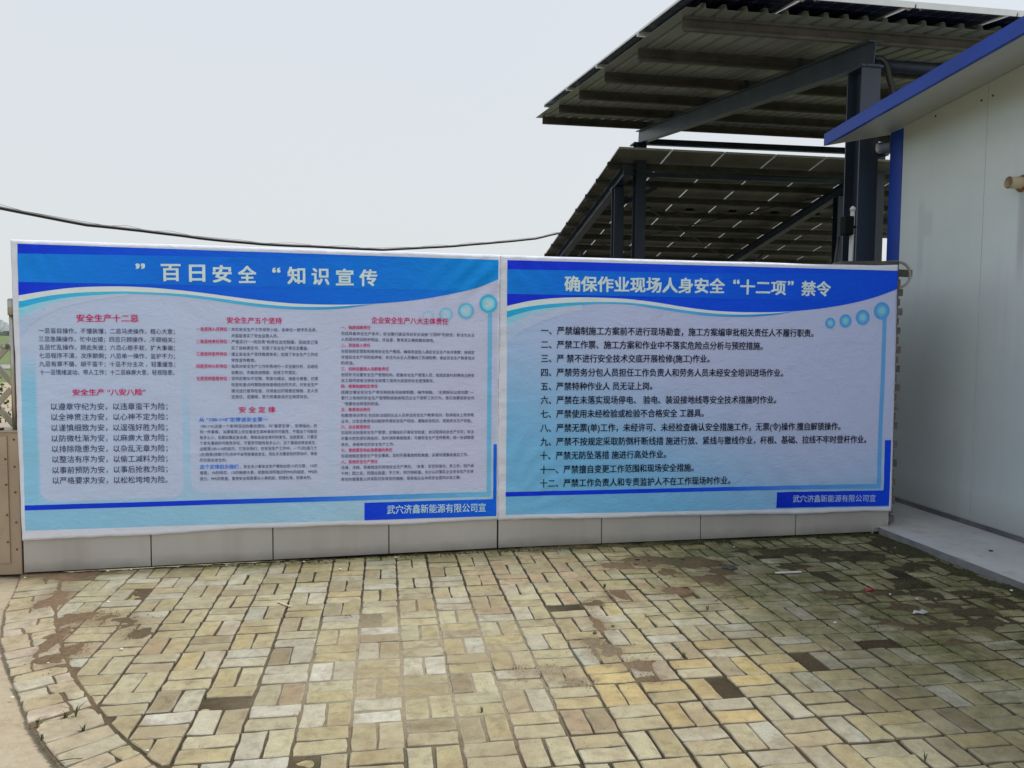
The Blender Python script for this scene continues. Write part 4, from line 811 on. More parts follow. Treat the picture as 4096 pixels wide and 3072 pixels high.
def banner(seg, label):
    cb = CV[seg+'_banner']
    s0t, s0b, s1t, s1b = cb[0][0], cb[1][0], cb[2][0], cb[3][0]
    if seg == 'R': s0t, s0b = -0.004, -0.004
    else: s1t = s1b = 3.034
    root = empty('banner', wp(seg, 1.5, 0.02, 1.1), label, 'banner', 'safety banners stretched over the clad wall')
    # vinyl sheet: edges wander a little
    def ztop(s_): return 2.071+0.004*mnoise.noise(Vector((s_*2.3, 4 if seg == 'L' else 7, 0)))+(0.002 if seg == 'L' else 0.0)+ (0.012*max(0, (s_-2.9)/0.2) if seg == 'R' else 0)
    zb = linf((0, 0.222), (3.03, 0.219)) if seg == 'L' else linf((0, 0.218), (3.1, 0.174))
    def zbot(s_): return zb(s_)+0.009*mnoise.noise(Vector((s_*1.9, 11, 2)))+0.003*mnoise.noise(Vector((s_*11, 11, 2)))-0.012*math.exp(-((s_-1.5)/0.7)**2)*(-1 if seg == 'L' else 0)
    NX, NZ = 190, 110; v, f, uv = [], [], []
    for j in range(NZ+1):
        w = j/NZ
        a = s0b+(s0t-s0b)*w+0.003*mnoise.noise(Vector((w*9, 1, 5))); b = s1b+(s1t-s1b)*w+0.002*mnoise.noise(Vector((w*9, 7, 5)))
        for i in range(NX+1):
            s_ = a+(b-a)*i/NX; z = zbot(s_)+(ztop(s_)-zbot(s_))*w; v.append(bp(seg, s_, z, 0)); uv.append((s_, z))
    for j in range(NZ):
        for i in range(NX): q = j*(NX+1)+i; f.append((q, q+1, q+NX+2, q+NX+1))
    me = bpy.data.meshes.new('vinyl_sheet'); me.from_pydata(v, [], f); me.materials.append(bg_mat(seg))
    u = me.uv_layers.new(name='UVMap'); u.data.foreach_set('uv', [c for l in me.loops for c in uv[l.vertex_index]])
    me.polygons.foreach_set('use_smooth', [True]*len(me.polygons)); me.update()
    o = bpy.data.objects.new('vinyl_sheet', me); COL.objects.link(o); o.parent = root; o.matrix_parent_inverse = Matrix.Translation(-root.location)
    md = o.modifiers.new('thick', 'SOLIDIFY'); md.thickness = 0.0012; md.offset = 1
    # hem folded over the wall top
    m_ = MB()
    n = 60; pr = None
    for i in range(n+1):
        s_ = s0t+(s1t-s0t)*i/n; zt = ztop(s_); front = bp(seg, s_, zt, 0); k = 0.006*mnoise.noise(Vector((s_*6, 3, 8)))
        row = [front, wp(seg, s_, wr(seg, s_, zt)-0.008, zt+0.004), wp(seg, s_, -0.05+k, zt+0.003+k*0.3), wp(seg, s_, -0.09+k, zt-0.003)]
        if pr:
            for a_, b_, c_, d_ in zip(pr, row, row[1:], pr[1:]): m_.quad(a_, b_, c_, d_)
        pr = row
    m_.build('hem', border, root, smooth=False)
    return root

for seg in 'LR':
    root = banner(seg, 'large blue and white safety banner with three columns of small print' if seg == 'L' else 'blue and white safety banner with one list of twelve bold black lines')
    top = CV[seg+'_top']; head = CV[seg+'_head']; hf = smoothcurve(head)
    if seg == 'L':
        p0, p1 = 0.036, 3.024; bl, br = CV['L_printBL'][0], CV['L_printBL'][1]; pb = linf(bl, br); pt = lambda s_: interp(CV['L_top'], s_)
    else:
        p0, p1 = 0.051, 3.092; pb = linf((0.053, 0.2519), (3.093, 0.2103)); pt = lambda s_: interp(CV['R_top'], s_)
    if seg == 'L':
        dk = ink('header dark blue L', [(0.0, (22,48,178)), (0.25, (18,82,200)), (0.42, (10,92,202)), (0.6, (5,102,204)), (0.85, (0,110,196)), (1.0, (0,126,186))])
        lt = ink('header blue L', [(0.0, (20,122,208)), (0.3, (6,104,204)), (0.5, (4,102,206)), (0.75, (0,116,206)), (0.9, (0,128,206)), (1.0, (0,130,186))])
    else:
        dk = ink('header dark blue R', [(0.0, (28,44,176)), (0.3, (20,66,190)), (0.6, (14,76,196)), (1.0, (8,72,182))])
        lt = ink('header blue R', [(0.0, (0,118,210)), (0.3, (10,100,210)), (0.6, (14,84,204)), (1.0, (8,74,190))])
    strip('header_band', seg, p0, p1, lambda s_: hf(s_), pt, dk, root, 2, n=170, m_=16)
    b1 = linf(*CV[seg+'_b1'][:2]); b2 = CV[seg+'_b2']
    b2f = lambda s_: max(interp(b2, s_), hf(s_)+0.0005); s_end = 3.02 if seg == 'L' else 3.09
    fade_hi = lambda s_: min(b1(s_)+max(0, s_-1.5)*0.02, pt(s_)-0.001)
    strip('header_stripe', seg, p0, s_end-0.001, b2f, fade_hi, lt, root, 3, n=170, m_=10)
    t1 = smoothcurve(CV[seg+'_t1']); t2 = smoothcurve(CV[seg+'_t2']); e1 = CV[seg+'_t1'][-1][0]-0.01
    teal = ink('teal wave', [(0.0, (60,160,208)), (0.2, (96,176,206)), (0.45, (90,168,204)), (0.7, (56,140,196))] if seg == 'L' else [(0.0, (56,160,214)), (0.2, (84,170,206)), (0.45, (90,160,206)), (0.7, (50,120,190))])
    white = flat_ink('wave white line', (206,212,238)); hfl = lambda s_: t1(s_); 
    strip('wave_gap', seg, p0, e1, lambda s_: min(t1(s_), hf(s_)-0.0005), lambda s_: hf(s_)-0.0002, white, root, 2, n=120, m_=1)
    strip('wave_line', seg, p0, e1, lambda s_: min(t2(s_), t1(s_)-0.0005), t1, teal, root, 2, n=120, m_=2)
    t3 = smoothcurve(CV[seg+'_t3']); t4 = smoothcurve(CV[seg+'_t4']); e3 = CV[seg+'_t3'][-1][0]; e4 = CV[seg+'_t4'][-1][0]
    strip('wave_shade', seg, p0, e3-0.02, t3, t2, fade_mat('pale cyan wave', (140,192,220), p0, e3, (180,190,220)), root, 2, n=50, m_=3)
    strip('wave_haze', seg, p0, e3-0.02, t4, t3, fade_mat('faint wave', (168,184,218), p0, 0.5, (184,188,221)), root, 2, n=50, m_=3)
    # lower stripe, bar, corner block
    S_ = CV[seg+'_stripe']; sl_, sh_ = (lambda s_: interp([S_[1], S_[3], S_[5]], s_)), (lambda s_: interp([S_[0], S_[2], S_[4]], s_))
    st_ = [(0.0, (22,52,172)), (0.35, (24,58,176)), (0.55, (44,96,190)), (0.78, (92,150,206)), (0.95, (118,176,208))] if seg == 'L' else [(0.0, (24,50,176)), (0.35, (24,58,182)), (0.55, (36,80,190)), (0.78, (90,140,206)), (0.95, (104,156,210))]
    bx = CV[seg+'_bar']; bt, bb_ = bx[0], bx[2]; xe = (bx[0][0]+bx[1][0])/2+0.016
    strip('lower_stripe', seg, p0, xe, sl_, sh_, ink('stripe '+seg, st_), root, 2, n=120, m_=1)
    barm = flat_ink('teal bar '+seg, (116,174,206) if seg == 'L' else (104,156,208))
    strip('vertical_bar', seg, bx[0][0], bx[1][0], cst(interp([S_[0], S_[2], S_[4]], 2.97)+0.0003), cst(bt[1]+0.01), barm, root, 2, n=2, m_=30)
    E_ = CV[seg+'_ell']; blk = ink('corner block '+seg, [(0.68, (20,58,182)), (0.8, (12,80,196)), (1.0, (16,98,204))] if seg == 'L' else [(0.68, (8,44,160)), (0.85, (10,56,172)), (1.0, (14,66,182))])
    xl, xr = E_[0][0], min(E_[1][0], p1+0.001); zt = E_[0][1]; boxtop = linf(E_[4], E_[6]); boxbot = linf(E_[5], (E_[3][0], E_[3][1]))
    strip('corner_block', seg, E_[4][0], xl, boxbot, boxtop, blk, root, 3, n=30, m_=3)
    strip('corner_upright', seg, xl, xr, boxbot, cst(zt), blk, root, 3, n=2, m_=14)
    strip('thin_line', seg, xl-0.010, xl-0.001, cst(boxtop(xl)+0.001), cst(boxtop(xl)+0.33), flat_ink('pale line '+seg, (170,196,232)), root, 2, n=1, m_=8)
    cc = CV[seg+'_circ']
    for q in range(4):
        c0, c1_ = cc[2*q], cc[2*q+1]; r_ = abs(c1_[0]-c0[0]); w = q/3.0
        def fd(c_, tgt=(183,187,220), k=(0.75 if seg == 'L' else 0.0)): return tuple(a+(b-a)*w*k for a, b in zip(c_, tgt))
        if seg == 'L': cols = [(108,178,204), (84,164,196), (132,196,214), (150,204,220), (176,192,222)]
        else: cols = [(100,158,206), (92,146,200), (106,160,208), (120,178,222), (134,190,230)]
        rads = [1.0, 0.93, 0.72, 0.52, 0.34, 0.0]
        for j in range(5): disc('ring', seg, c0, r_*rads[j+1], r_*rads[j], flat_ink('ring ink', fd(cols[j])), root, 3)
    # ---------------- lettering
    blocks = {}
    for (sg, txt, s0, s1, z0, z1, h, colr, bold, grp) in TXT:
        if sg != seg: continue
        cu = bpy.data.curves.new('lettering', 'FONT'); cu.body = txt; cu.size = 1.0; cu.resolution_u = 2
        cu.offset = 0.0
        ob = bpy.data.objects.new('lettering', cu); COL.objects.link(ob)
        bpy.context.view_layer.update()
        me = bpy.data.meshes.new_from_object(ob.evaluated_get(bpy.context.evaluated_depsgraph_get()))
        bpy.data.objects.remove(ob); bpy.data.curves.remove(cu)
        if not len(me.vertices): continue
        co = np.empty(len(me.vertices)*3); me.vertices.foreach_get('co', co); co = co.reshape(-1, 3)
        a, b = co.min(0), co.max(0); w_ = b[0]-a[0]
        S1 = (co[:, 0]-a[0])/w_*(s1-s0)+s0; hh = max(1e-6, b[1]-a[1])
        if len(txt) > 1 and colr not in ('pale',): # long lines: keep the line's own glyph height
            sc_ = h/0.92; mid_ = 0.38
            Z1 = (co[:, 1]-mid_)*sc_
        else: Z1 = (co[:, 1]-(a[1]+b[1])/2)/hh*h
        tt_ = (S1-s0)/(s1-s0+1e-9); Z1 = Z1+z0+(z1-z0)*tt_
        fs = [tuple(p.vertices) for p in me.polygons]
        bk = blocks.setdefault((grp if grp != 'heading' else 'heading_text', colr, 0 if grp == 'body' else len(blocks)+1000*(colr != 'red')+TXT.index([sg, txt, s0, s1, z0, z1, h, colr, bold, grp])), [[], []]); n = len(bk[0])
        em = (s1-s0)/w_; dl = {0: 0, 1: 0.013, 2: 0.026}[bold]*em
        sh = [(0, 0)] if not bold else [(-dl, -dl*0.8), (dl, -dl*0.8), (-dl, dl*0.8), (dl, dl*0.8)]+([(0, 0)] if bold == 2 else [])
        for q_, (dx_, dz_) in enumerate(sh):
            n = len(bk[0]); zo = 0.00025*q_
            bk[0] += [bp(seg, float(s_)+dx_, float(z)+dz_, 0.0048+zo) for s_, z in zip(S1, Z1)]; bk[1] += [tuple(n+i for i in q) for q in fs]
        bpy.data.meshes.remove(me)
    names = {'title': 'title_lettering', 'heading_text': 'heading_lettering', 'body': 'body_lettering', 'signature': 'signature_lettering'}
    for (grp, colr, _q), (v, f) in blocks.items():
        me = bpy.data.meshes.new(names[grp]); me.from_pydata(v, [], f); me.materials.append(INKC[colr]); me.update()
        o = bpy.data.objects.new(names[grp], me); COL.objects.link(o); o.parent = root; o.matrix_parent_inverse = Matrix.Translation(-root.location)

# ------------------------------------------------------------------ building at right
bld = empty('prefab_building', (5.115, 3.66, 0), 'white sandwich panel building with blue eave and blue corner trim', 'building')
XW = 5.115; YC = 3.66
def roofz(x, y): return 3.272+(3.908-y)*0.074+(x-4.5)*0.20      # underside of roof
ysm = [YC, 2.662]+[2.662-0.95*i for i in range(1, 10)]
for y1_, y0_ in zip(ysm, ysm[1:]):
    m_ = MB(); n = 0
    za, zb_ = roofz(XW, y0_)-0.003, roofz(XW, y1_)-0.003
    v = [(XW, y0_+0.0015, 0.085), (XW, y1_-0.0015, 0.085), (XW, y1_-0.0015, zb_), (XW, y0_+0.0015, za)]
    w = [(x+0.05, y, z) for x, y, z in v]; m_.v = v+w
    m_.f = [(0,3,2,1), (4,5,6,7), (0,1,5,4), (1,2,6,5), (2,3,7,6), (3,0,4,7)]
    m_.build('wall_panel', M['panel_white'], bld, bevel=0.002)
m_ = MB(); m_.box((XW-0.012, -6, 0.05), (XW+0.06, YC, 0.062)); m_.box((XW-0.012, -6, 0.0621), (XW-0.006, YC, 0.088)); m_.build('base_channel', M['track'], bld)
# corner trim, L-shaped cover
m_ = MB(); m_.box((XW-0.006, YC-0.003, 0.05), (XW+0.06, YC+0.175, roofz(XW, YC+0.17)-0.002)); tr = m_.build('corner_trim', M['blue_trim'], bld, bevel=0.004)
m_ = MB(); m_.box((XW+0.061, YC+0.09, 0.05), (10, YC+0.17, 3.3)); m_.build('end_wall', M['panel_white'], bld)
# roof
def roofpoly(x0, x1, y0, y1, z0, z1, mat, name, bevel=0):
    m_ = MB(); m_.v = [(x, y, roofz(x, y)+z) for z in (z0, z1) for x, y in ((x0,y0),(x1,y0),(x1,y1),(x0,y1))]
    m_.f = [(0,3,2,1),(4,5,6,7),(0,1,5,4),(1,2,6,5),(2,3,7,6),(3,0,4,7)]; return m_.build(name, mat, bld, bevel=bevel)
roofpoly(4.513, 10.2, -6.2, 3.905, 0.006, 0.090, M['soffit'], 'roof')
roofpoly(4.500, 4.511, -6.2, 3.918, 0.0, 0.108, M['blue_trim'], 'fascia', 0.002)
roofpoly(4.5112, 4.540, -6.2, 3.903, -0.002, 0.0045, M['blue_trim'], 'drip_edge')
roofpoly(4.5112, 10.2, 3.9055, 3.918, 0.0, 0.108, M['soffit'], 'end_flashing', 0.002)
for y, z in ((3.244,3.39),(2.726,3.37),(2.612,3.372),(1.75,3.44)):
    m_ = MB(); m_.tube([(XW-0.006, y, z), (XW+0.002, y, z)], 0.008, 8); m_.build('screw', M['screw'], bld)
m_ = MB(); m_.tube([(XW-0.115, 2.29, 2.655), (XW+0.02, 2.285, 2.655)], 0.043, 20, cap=False); m_.tube([(XW-0.115, 2.29, 2.655), (XW+0.02, 2.285, 2.655)], 0.037, 20, cap=False)
n = 20
dp = m_.build('drain_pipe', M['pvc'], bld, smooth=True)
m_ = MB()
for k in range(16):
    t_ = k*2*math.pi/16; rr = 0.012+0.008*random.random()
    m_.tube([(XW-0.018, 2.285+0.048*math.cos(t_), 2.655+0.048*math.sin(t_)-0.004), (XW+0.01, 2.285+0.052*math.cos(t_), 2.655+0.05*math.sin(t_))], [rr*0.7, rr], 6)
fo = m_.build('foam', M['foam'], dp)
bulb = MB(); bulb.tube([(4.98, 3.83, 3.30), (4.98, 3.83, 3.285), (4.98, 3.83, 3.262), (4.98, 3.83, 3.235), (4.98, 3.83, 3.215)], [0.008, 0.015, 0.017, 0.014, 0.006], 14)
o = bulb.build('dome_lamp', M['pipe_grey'], smooth=True); tag(o, 'small white dome lamp under the eave beside the steel column', 'lamp')

# bits at the wall's right end: flat bar, conduit loop, post with sensor box
m_ = MB(); m_.beam((4.02, 2.86, 2.098), (4.47, 2.80, 2.103), 0.16, 0.030); o = m_.build('flat_bar', M['galv_dark'], bevel=0.003); tag(o, 'flat grey metal bar lying on the right end of the wall top', 'metal bar')
m_ = MB(); m_.beam((4.44, 2.90, 2.045), (4.74, 2.98, 2.048), 0.05, 0.055); o = m_.build('bracket', M['galv_dark'], bevel=0.003); tag(o, 'short grey steel bracket sticking out between wall end and building', 'bracket')
pts = []
for k in range(25):
    t_ = k/24; a_ = math.pi*0.5+(-math.pi*1.05)*max(0, (t_-0.35)/0.65)
    if t_ < 0.35: pts.append((4.20+(4.53-4.20)*t_/0.35, 2.83, 2.108+0.014*t_/0.35))
    else: pts.append((4.53+0.105*math.cos(a_), 2.83, 2.022+0.100*math.sin(a_)))
m_ = MB(); m_.tube(pts, 0.011, 10); o = m_.build('conduit_loop', M['conduit'], smooth=True); tag(o, 'grey corrugated conduit looping over the right end of the wall', 'conduit')
pr = empty('white_post', (4.216, 2.98, 2.0), 'slim white pipe standing behind the wall in front of the steel column', 'pipe')
m_ = MB(); m_.tube([(4.205, 2.98, 1.0), (4.218, 2.98, 2.548)], 0.0175, 14); m_.build('tube', M['pipe_grey'], pr, smooth=True)
m_ = MB(); m_.tube([(4.218, 2.98, 2.536), (4.218, 2.98, 2.548), (4.218, 2.98, 2.562), (4.218, 2.98, 2.570)], [0.022, 0.022, 0.016, 0.004], 14); m_.build('cap', M['pipe_grey'], pr, smooth=True)
sb = empty('sensor_box', (4.16, 2.96, 2.40), 'black rounded box clamped on the slim white pipe', 'sensor')
m_ = MB(); m_.box((4.122, 2.92, 2.335), (4.200, 3.0, 2.484)); m_.build('housing', M['plastic_black'], sb, bevel=0.010)
m_ = MB(); m_.box((4.2005, 2.955, 2.395), (4.240, 3.004, 2.412)); m_.build('clamp', M['plastic_black'], sb, bevel=0.002)
m_ = MB(); m_.tube([(4.13,3.02,2.33),(4.11,3.03,2.1),(4.12,3.03,1.9)], 0.012, 8); m_.build('cable', M['black'], sb, smooth=True)

# ------------------------------------------------------------------ near canopy
SLP = 0.1320
def rz(y): return 4.265+(y-4.025)*SLP                   # top of rafters
can = empty('solar_canopy', (5.0, 4.2, 0), 'near steel canopy with corrugated roof and solar panels rising behind the building', 'canopy', 'solar panel structures')
up_n = Vector((0, -SLP, 1)).normalized()
for X_ in (5.0, 9.6):
    m_ = MB(); m_.hbeam((X_, 3.95, rz(3.95)-0.11), (X_, 10.83, rz(10.83)-0.11), 0.13, 0.22, up=up_n)
    m_.build('rafter', M['steel_blue'], can)
    m_ = MB(); m_.hbeam((X_, 4.11, -0.1), (X_, 4.11, rz(4.1)-0.24), 0.19, 0.24, 0.012, 0.016, up=(0, 1, 0)); m_.beam((X_-0.11, 4.11, rz(4.1)-0.235), (X_+0.11, 4.11, rz(4.1)-0.235+0.0), 0.28, 0.02); m_.build('column', M['steel_blue'], can)
    m_ = MB(); m_.hbeam((X_, 10.75, -0.1), (X_, 10.75, rz(10.75)-0.245), 0.18, 0.20, 0.012, 0.016, up=(0, 1, 0)); m_.beam((X_-0.15, 10.74, rz(10.74)-0.238), (X_+0.13, 10.74, rz(10.74)-0.238), 0.26, 0.02); m_.build('column', M['steel_blue'], can)
    for y in (10.3, 9.0, 7.72, 6.43, 5.15):
        m_ = MB(); m_.box((X_-0.075, y+0.06, rz(y)-0.0), (X_-0.01, y+0.068, rz(y)+0.11)); m_.build('purlin_cleat', M['steel_blue'], can)
m_ = MB(); m_.beam((5.13, 10.75, 4.965), (9.5, 10.75, 4.985), 0.09, 0.10); m_.build('tie_beam', M['steel_blue'], can)
m_ = MB(); m_.tube([(5.14, 4.2, 4.13), (9.5, 4.2, 4.13)], 0.055, 16); m_.build('tie_beam', M['steel_blue'], can, smooth=True)
for k in range(6):
    y = 4.09+1.287*k
    m_ = MB(); m_.cbeam((3.20, y, rz(y)+0.062), (9.8, y, rz(y)+0.062), 0.06, 0.122, up=up_n)
    o = m_.build('purlin', M['galv_dark'], can)
    for xx in (3.30, 3.36, 4.6, 6.1, 7.3):
        b_ = MB(); b_.tube([(xx, y-0.031, rz(y)+0.055), (xx, y-0.038, rz(y)+0.055)], 0.010, 8); b_.build('bolt', M['galv_dark'], o)
# corrugated sheets
t = NT('corrugated underside'); P_ = t.pos()
c = t.ramp(t.noise(1.2, P_, 5, 0.6, (1, 0.4, 1)), [(0.3, (0.21, 0.235, 0.215)), (0.7, (0.29, 0.32, 0.295))])
M['sheet'] = t.fin(c, 0.45, 0.15)
for sx in range(7):
    prof = []
    X0 = 3.11+sx*0.96
    for k in range(5):
        b_ = X0+k*0.192
        prof += [(b_, 0.0), (b_+0.125, 0.0), (b_+0.140, 0.044), (b_+0.172, 0.044), (b_+0.184, 0.0)]
    prof += [(X0+0.962, 0.0)]
    m_ = MB(); n = len(prof); ycuts = [3.80, 6.1, 8.4, 10.72]
    for y in ycuts:
        for x, h in prof: m_.v.append((x, y, rz(y)+0.124+h+(0.0015 if sx % 2 else 0)))
    for r_ in range(3):
        for k in range(n-1): a = r_*n+k; m_.f.append((a, a+1, a+n+1, a+n))
    o = m_.build('roof_sheet', M['sheet'], can); md = o.modifiers.new('t', 'SOLIDIFY'); md.thickness = 0.0012; md.offset = 1

# ---- solar module meshes (underside visible)
def module(w, l, nxc, nyc, cellm, backm, tt, hh):
    fr = MB(); t_ = tt; h = hh
    fr.box((0,0,0),(w,t_,h)); fr.box((0,l-t_,0),(w,l,h)); fr.box((0,t_+0.0003,h-0.020),(t_,l-t_-0.0003,h)); fr.box((w-t_,t_+0.0003,h-0.020),(w,l-t_-0.0003,h))
    gl = MB(); gl.box((t_-0.004,t_-0.004,h-0.010),(w-t_+0.004,l-t_+0.004,h-0.005))
    ce = MB(); cw = (w-2*t_-0.02)/nxc; cl = (l-2*t_-0.02)/nyc
    for i in range(nxc):
        for j in range(nyc):
            x = t_+0.01+i*cw; y = t_+0.01+j*cl; g_ = 0.0035; z = h-0.0115
            ce.f.append(tuple(range(len(ce.v), len(ce.v)+8))); c_ = 0.012
            ce.v += [(x+g_+c_, y+g_, z), (x+g_, y+g_+c_, z), (x+g_, y+cl-g_-c_, z), (x+g_+c_, y+cl-g_, z), (x+cw-g_-c_, y+cl-g_, z), (x+cw-g_, y+cl-g_-c_, z), (x+cw-g_, y+g_+c_, z), (x+cw-g_-c_, y+g_, z)]
    top = MB(); top.quad((t_,t_,h-0.0045),(w-t_,t_,h-0.0045),(w-t_,l-t_,h-0.0045),(t_,l-t_,h-0.0045))
    return fr.mesh('solar_panel', M['alu']), gl.mesh('backsheet', backm), ce.mesh('cell_grid', cellm), top.mesh('glass', M['cell'])
near_mod = module(0.975, 1.585, 6, 10, M['cell'], M['backsheet'], 0.011, 0.050)
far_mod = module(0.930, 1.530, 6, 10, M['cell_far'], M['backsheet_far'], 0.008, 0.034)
jb = MB(); jb.box((-0.07,-0.045,-0.022),(0.07,0.045,0.0)); JB = jb.mesh('junction_box', M['plastic_black'])
def place(mods, parent, x, y, z, rx, junction=None, wires=False):
    o = bpy.data.objects.new('solar_panel', mods[0]); COL.objects.link(o); o.parent = parent; o.location = Vector((x, y, z))-parent.location; o.rotation_euler = (rx, 0, 0)
    for me in mods[1:]:
        c_ = bpy.data.objects.new(me.name.split('.')[0], me); COL.objects.link(c_); c_.parent = o
    if junction is not None:
        c_ = bpy.data.objects.new('junction_box', JB); COL.objects.link(c_); c_.parent = o; c_.location = (0.465, junction, 0.024)
        if wires:
            m_ = MB()
            for s_ in (-1, 1):
                cx_ = 0.465+s_*0.30; pts = [(0.465+s_*0.05, junction, 0.01)]+[(0.465+s_*0.18, junction+0.06, -0.01), (cx_, junction+0.02, -0.03)]
                r_ = random.uniform(0.05, 0.08); c0 = (cx_+s_*0.05, junction-0.02)
                pts += [(c0[0]+r_*math.cos(a_*0.6), c0[1]+r_*math.sin(a_*0.6), -0.04-0.06*math.sin(a_*0.3)) for a_ in range(14)]
                m_.tube(pts, 0.006, 5)
            w_ = m_.mesh('panel_wire', M['black']); q = bpy.data.objects.new('panel_wire', w_); COL.objects.link(q); q.parent = o
    return o
ang = math.atan(SLP)
for i in range(7):
    for j in range(4):
        y = 3.49+j*1.605
        place(near_mod, can, 3.09+i*0.992, y, rz(y)+0.175, ang)
for i in (1, 2):
    m_ = MB(); x = 3.09+i*0.992; m_.tube([(x-0.09, 3.55, rz(3.55)+0.19), (x-0.05, 3.52, rz(3.5)+0.165), (x, 3.51, rz(3.5)+0.21), (x+0.05, 3.52, rz(3.5)+0.20), (x+0.08, 3.55, rz(3.55)+0.18)], 0.007, 6)
    m_.build('clip_wire', M['conduit'], can, smooth=True)
m_ = MB(); m_.tube([(5.02, 4.0, 4.115), (5.09, 4.0, 4.118), (5.138, 4.0, 4.084), (5.165, 4.0, 4.03), (5.185, 4.0, 3.95), (5.22, 4.0, 3.86), (5.25, 4.0, 3.7), (5.25, 4.0, 3.3)], 0.028, 12)
o = m_.build('hose', M['black'], smooth=True); tag(o, 'thick black hose bending out of the top of the near steel column', 'hose')

# ------------------------------------------------------------------ far array
far = empty('solar_array', (4.7, 11.0, 0), 'far tilted array of solar panels seen from beneath on steel frames', 'solar array', 'solar panel structures')
FS = -0.1895
def fz(y): return 4.69+(y-10.18)*FS                      # underside of modules
fa = math.atan(FS); fup = Vector((0, -FS, 1)).normalized()
for X_ in (4.70, 9.05):
    m_ = MB(); y0, y1 = 10.50, 16.05
    m_.hbeam((X_, y0, fz(y0)-0.135-0.09), (X_, y1, fz(y1)-0.135-0.09), 0.15, 0.18, up=fup)
    m_.beam((X_-0.075, y0-0.006, fz(y0)-0.225), (X_+0.075, y0-0.006, fz(y0)-0.225), 0.012, 0.19); m_.build('rafter', M['steel_blue'], far)
    m_ = MB(); m_.hbeam((X_, 11.05, -0.1), (X_, 11.05, fz(11.05)-0.34), 0.18, 0.18, up=(0, 1, 0)); m_.beam((X_-0.12, 11.05, fz(11.05)-0.335), (X_+0.12, 11.05, fz(11.05)-0.335), 0.22, 0.016); m_.build('column', M['steel_blue'], far)
    m_ = MB(); m_.hbeam((X_, 15.6, -0.1), (X_, 15.6, fz(15.6)-0.34), 0.16, 0.18, up=(0, 1, 0)); m_.build('column', M['steel_blue'], far)
    m_ = MB(); m_.beam((X_+0.02, 11.13, fz(11.1)-0.62), (X_+0.75, 11.13, fz(11.1)-0.26), 0.05, 0.07); m_.build('knee_brace', M['steel_blue'], far)
    m_ = MB(); m_.beam((X_+0.05, 15.55, fz(15.6)-0.8), (X_+0.35, 14.8, fz(14.8)-0.30), 0.05, 0.06); m_.build('knee_brace', M['steel_blue'], far)
PY = [10.73, 11.49, 12.27, 13.07, 13.90, 14.63, 15.44, 16.20]
for y in PY:
    m_ = MB(); m_.cbeam((4.41, y, fz(y)-0.0675), (12.2, y, fz(y)-0.0675), 0.06, 0.125, up=fup); m_.build('purlin', M['galv_far'], far)
m_ = MB(); m_.beam((4.79, 10.72, 4.385), (8.96, 10.72, 4.41), 0.07, 0.085); m_.build('tie_beam', M['steel_blue'], far)
for p_, q_ in (((4.8, 11.5, fz(11.5)-0.16), (9.0, 15.8, fz(15.8)-0.16)), ((4.8, 15.6, fz(15.6)-0.16), (9.0, 11.4, fz(11.4)-0.17))):
    m_ = MB(); m_.tube([p_, q_], 0.011, 6); m_.build('brace_rod', M['black'], far)
for i in range(8):
    for j in range(4):
        y = 10.18+j*1.556*math.cos(fa)
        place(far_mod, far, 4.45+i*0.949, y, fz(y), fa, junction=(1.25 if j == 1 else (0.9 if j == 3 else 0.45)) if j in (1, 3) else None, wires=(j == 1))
# thick cable crossing the sky
CB = [(-4.198, 8.002, 3.06), (-3.42, 8.663, 2.967), (-2.872, 9.13, 2.97), (-2.208, 9.694, 2.948), (-1.391, 10.389, 2.963), (-0.239, 11.369, 3.035), (0.507, 12.003, 3.091), (1.564, 12.902, 3.263), (2.498, 13.697, 3.437), (3.942, 14.926, 3.738), (4.667, 15.542, 3.973)]
P0 = Vector(CB[0]); P1 = Vector(CB[1]); ex = P0-(P1-P0)*4; ex.z = P0.z+0.9; pts = [tuple(ex), tuple(P0-(P1-P0)*2+Vector((0,0,0.2)))]+CB
fine = []
for a, b in zip(pts, pts[1:]):
    a = Vector(a); b = Vector(b)
    for k in range(8): q = a.lerp(b, k/8); q.z += 0.010*mnoise.noise(q*1.3); fine.append(tuple(q))
fine.append(pts[-1])
m_ = MB(); m_.tube(fine, 0.023, 8); o = m_.build('sky_cable', M['black'], smooth=True); tag(o, 'thick black cable sagging across the sky to the far solar array', 'cable')
m_ = MB(); m_.tube([(p[0], p[1], p[2]+0.03+0.02*math.sin(i*0.9)) for i, p in enumerate(fine) if i % 3 == 0], 0.0025, 4); o = m_.build('thin_wire', M['black']); tag(o, 'hair-thin wire running alongside the thick sky cable', 'wire')

# ------------------------------------------------------------------ gate at left
gate = empty('folding_gate', (-1.733, 2.47, 0.9), 'stainless steel folding gate with crossed lattice bars at the left edge', 'gate')
m_ = MB(); m_.tube([(-1.733, 2.48, 0.9), (-1.735, 2.48, 1.66)], 0.0165, 16); m_.build('end_post', M['stainless'], gate, smooth=True)
m_ = MB(); m_.tube([(-1.735, 2.48, 1.62), (-1.735, 2.48, 1.715)], 0.0225, 16); m_.tube([(-1.735, 2.48, 1.7151), (-1.735, 2.48, 1.722)], [0.0225, 0.015], 16); m_.build('post_cap', M['stainless'], gate, smooth=True)
for k in range(9):
    xa = -1.76-0.17*k
    for z0, z1, yy in ((1.44, 1.24, 2.50), (1.19, 1.40, 2.53), (1.16, 0.96, 2.50), (0.93, 1.14, 2.53)):
        m_ = MB(); m_.beam((xa, yy, z0), (xa-0.17, yy, z1), 0.020, 0.034); m_.build('lattice_bar', M['stainless'], gate, bevel=0.002)
    m_ = MB(); m_.tube([(xa-0.02, 2.46, 1.425), (xa-0.02, 2.55, 1.425)], 0.017, 12); m_.build('pivot', M['stainless'], gate, smooth=True)
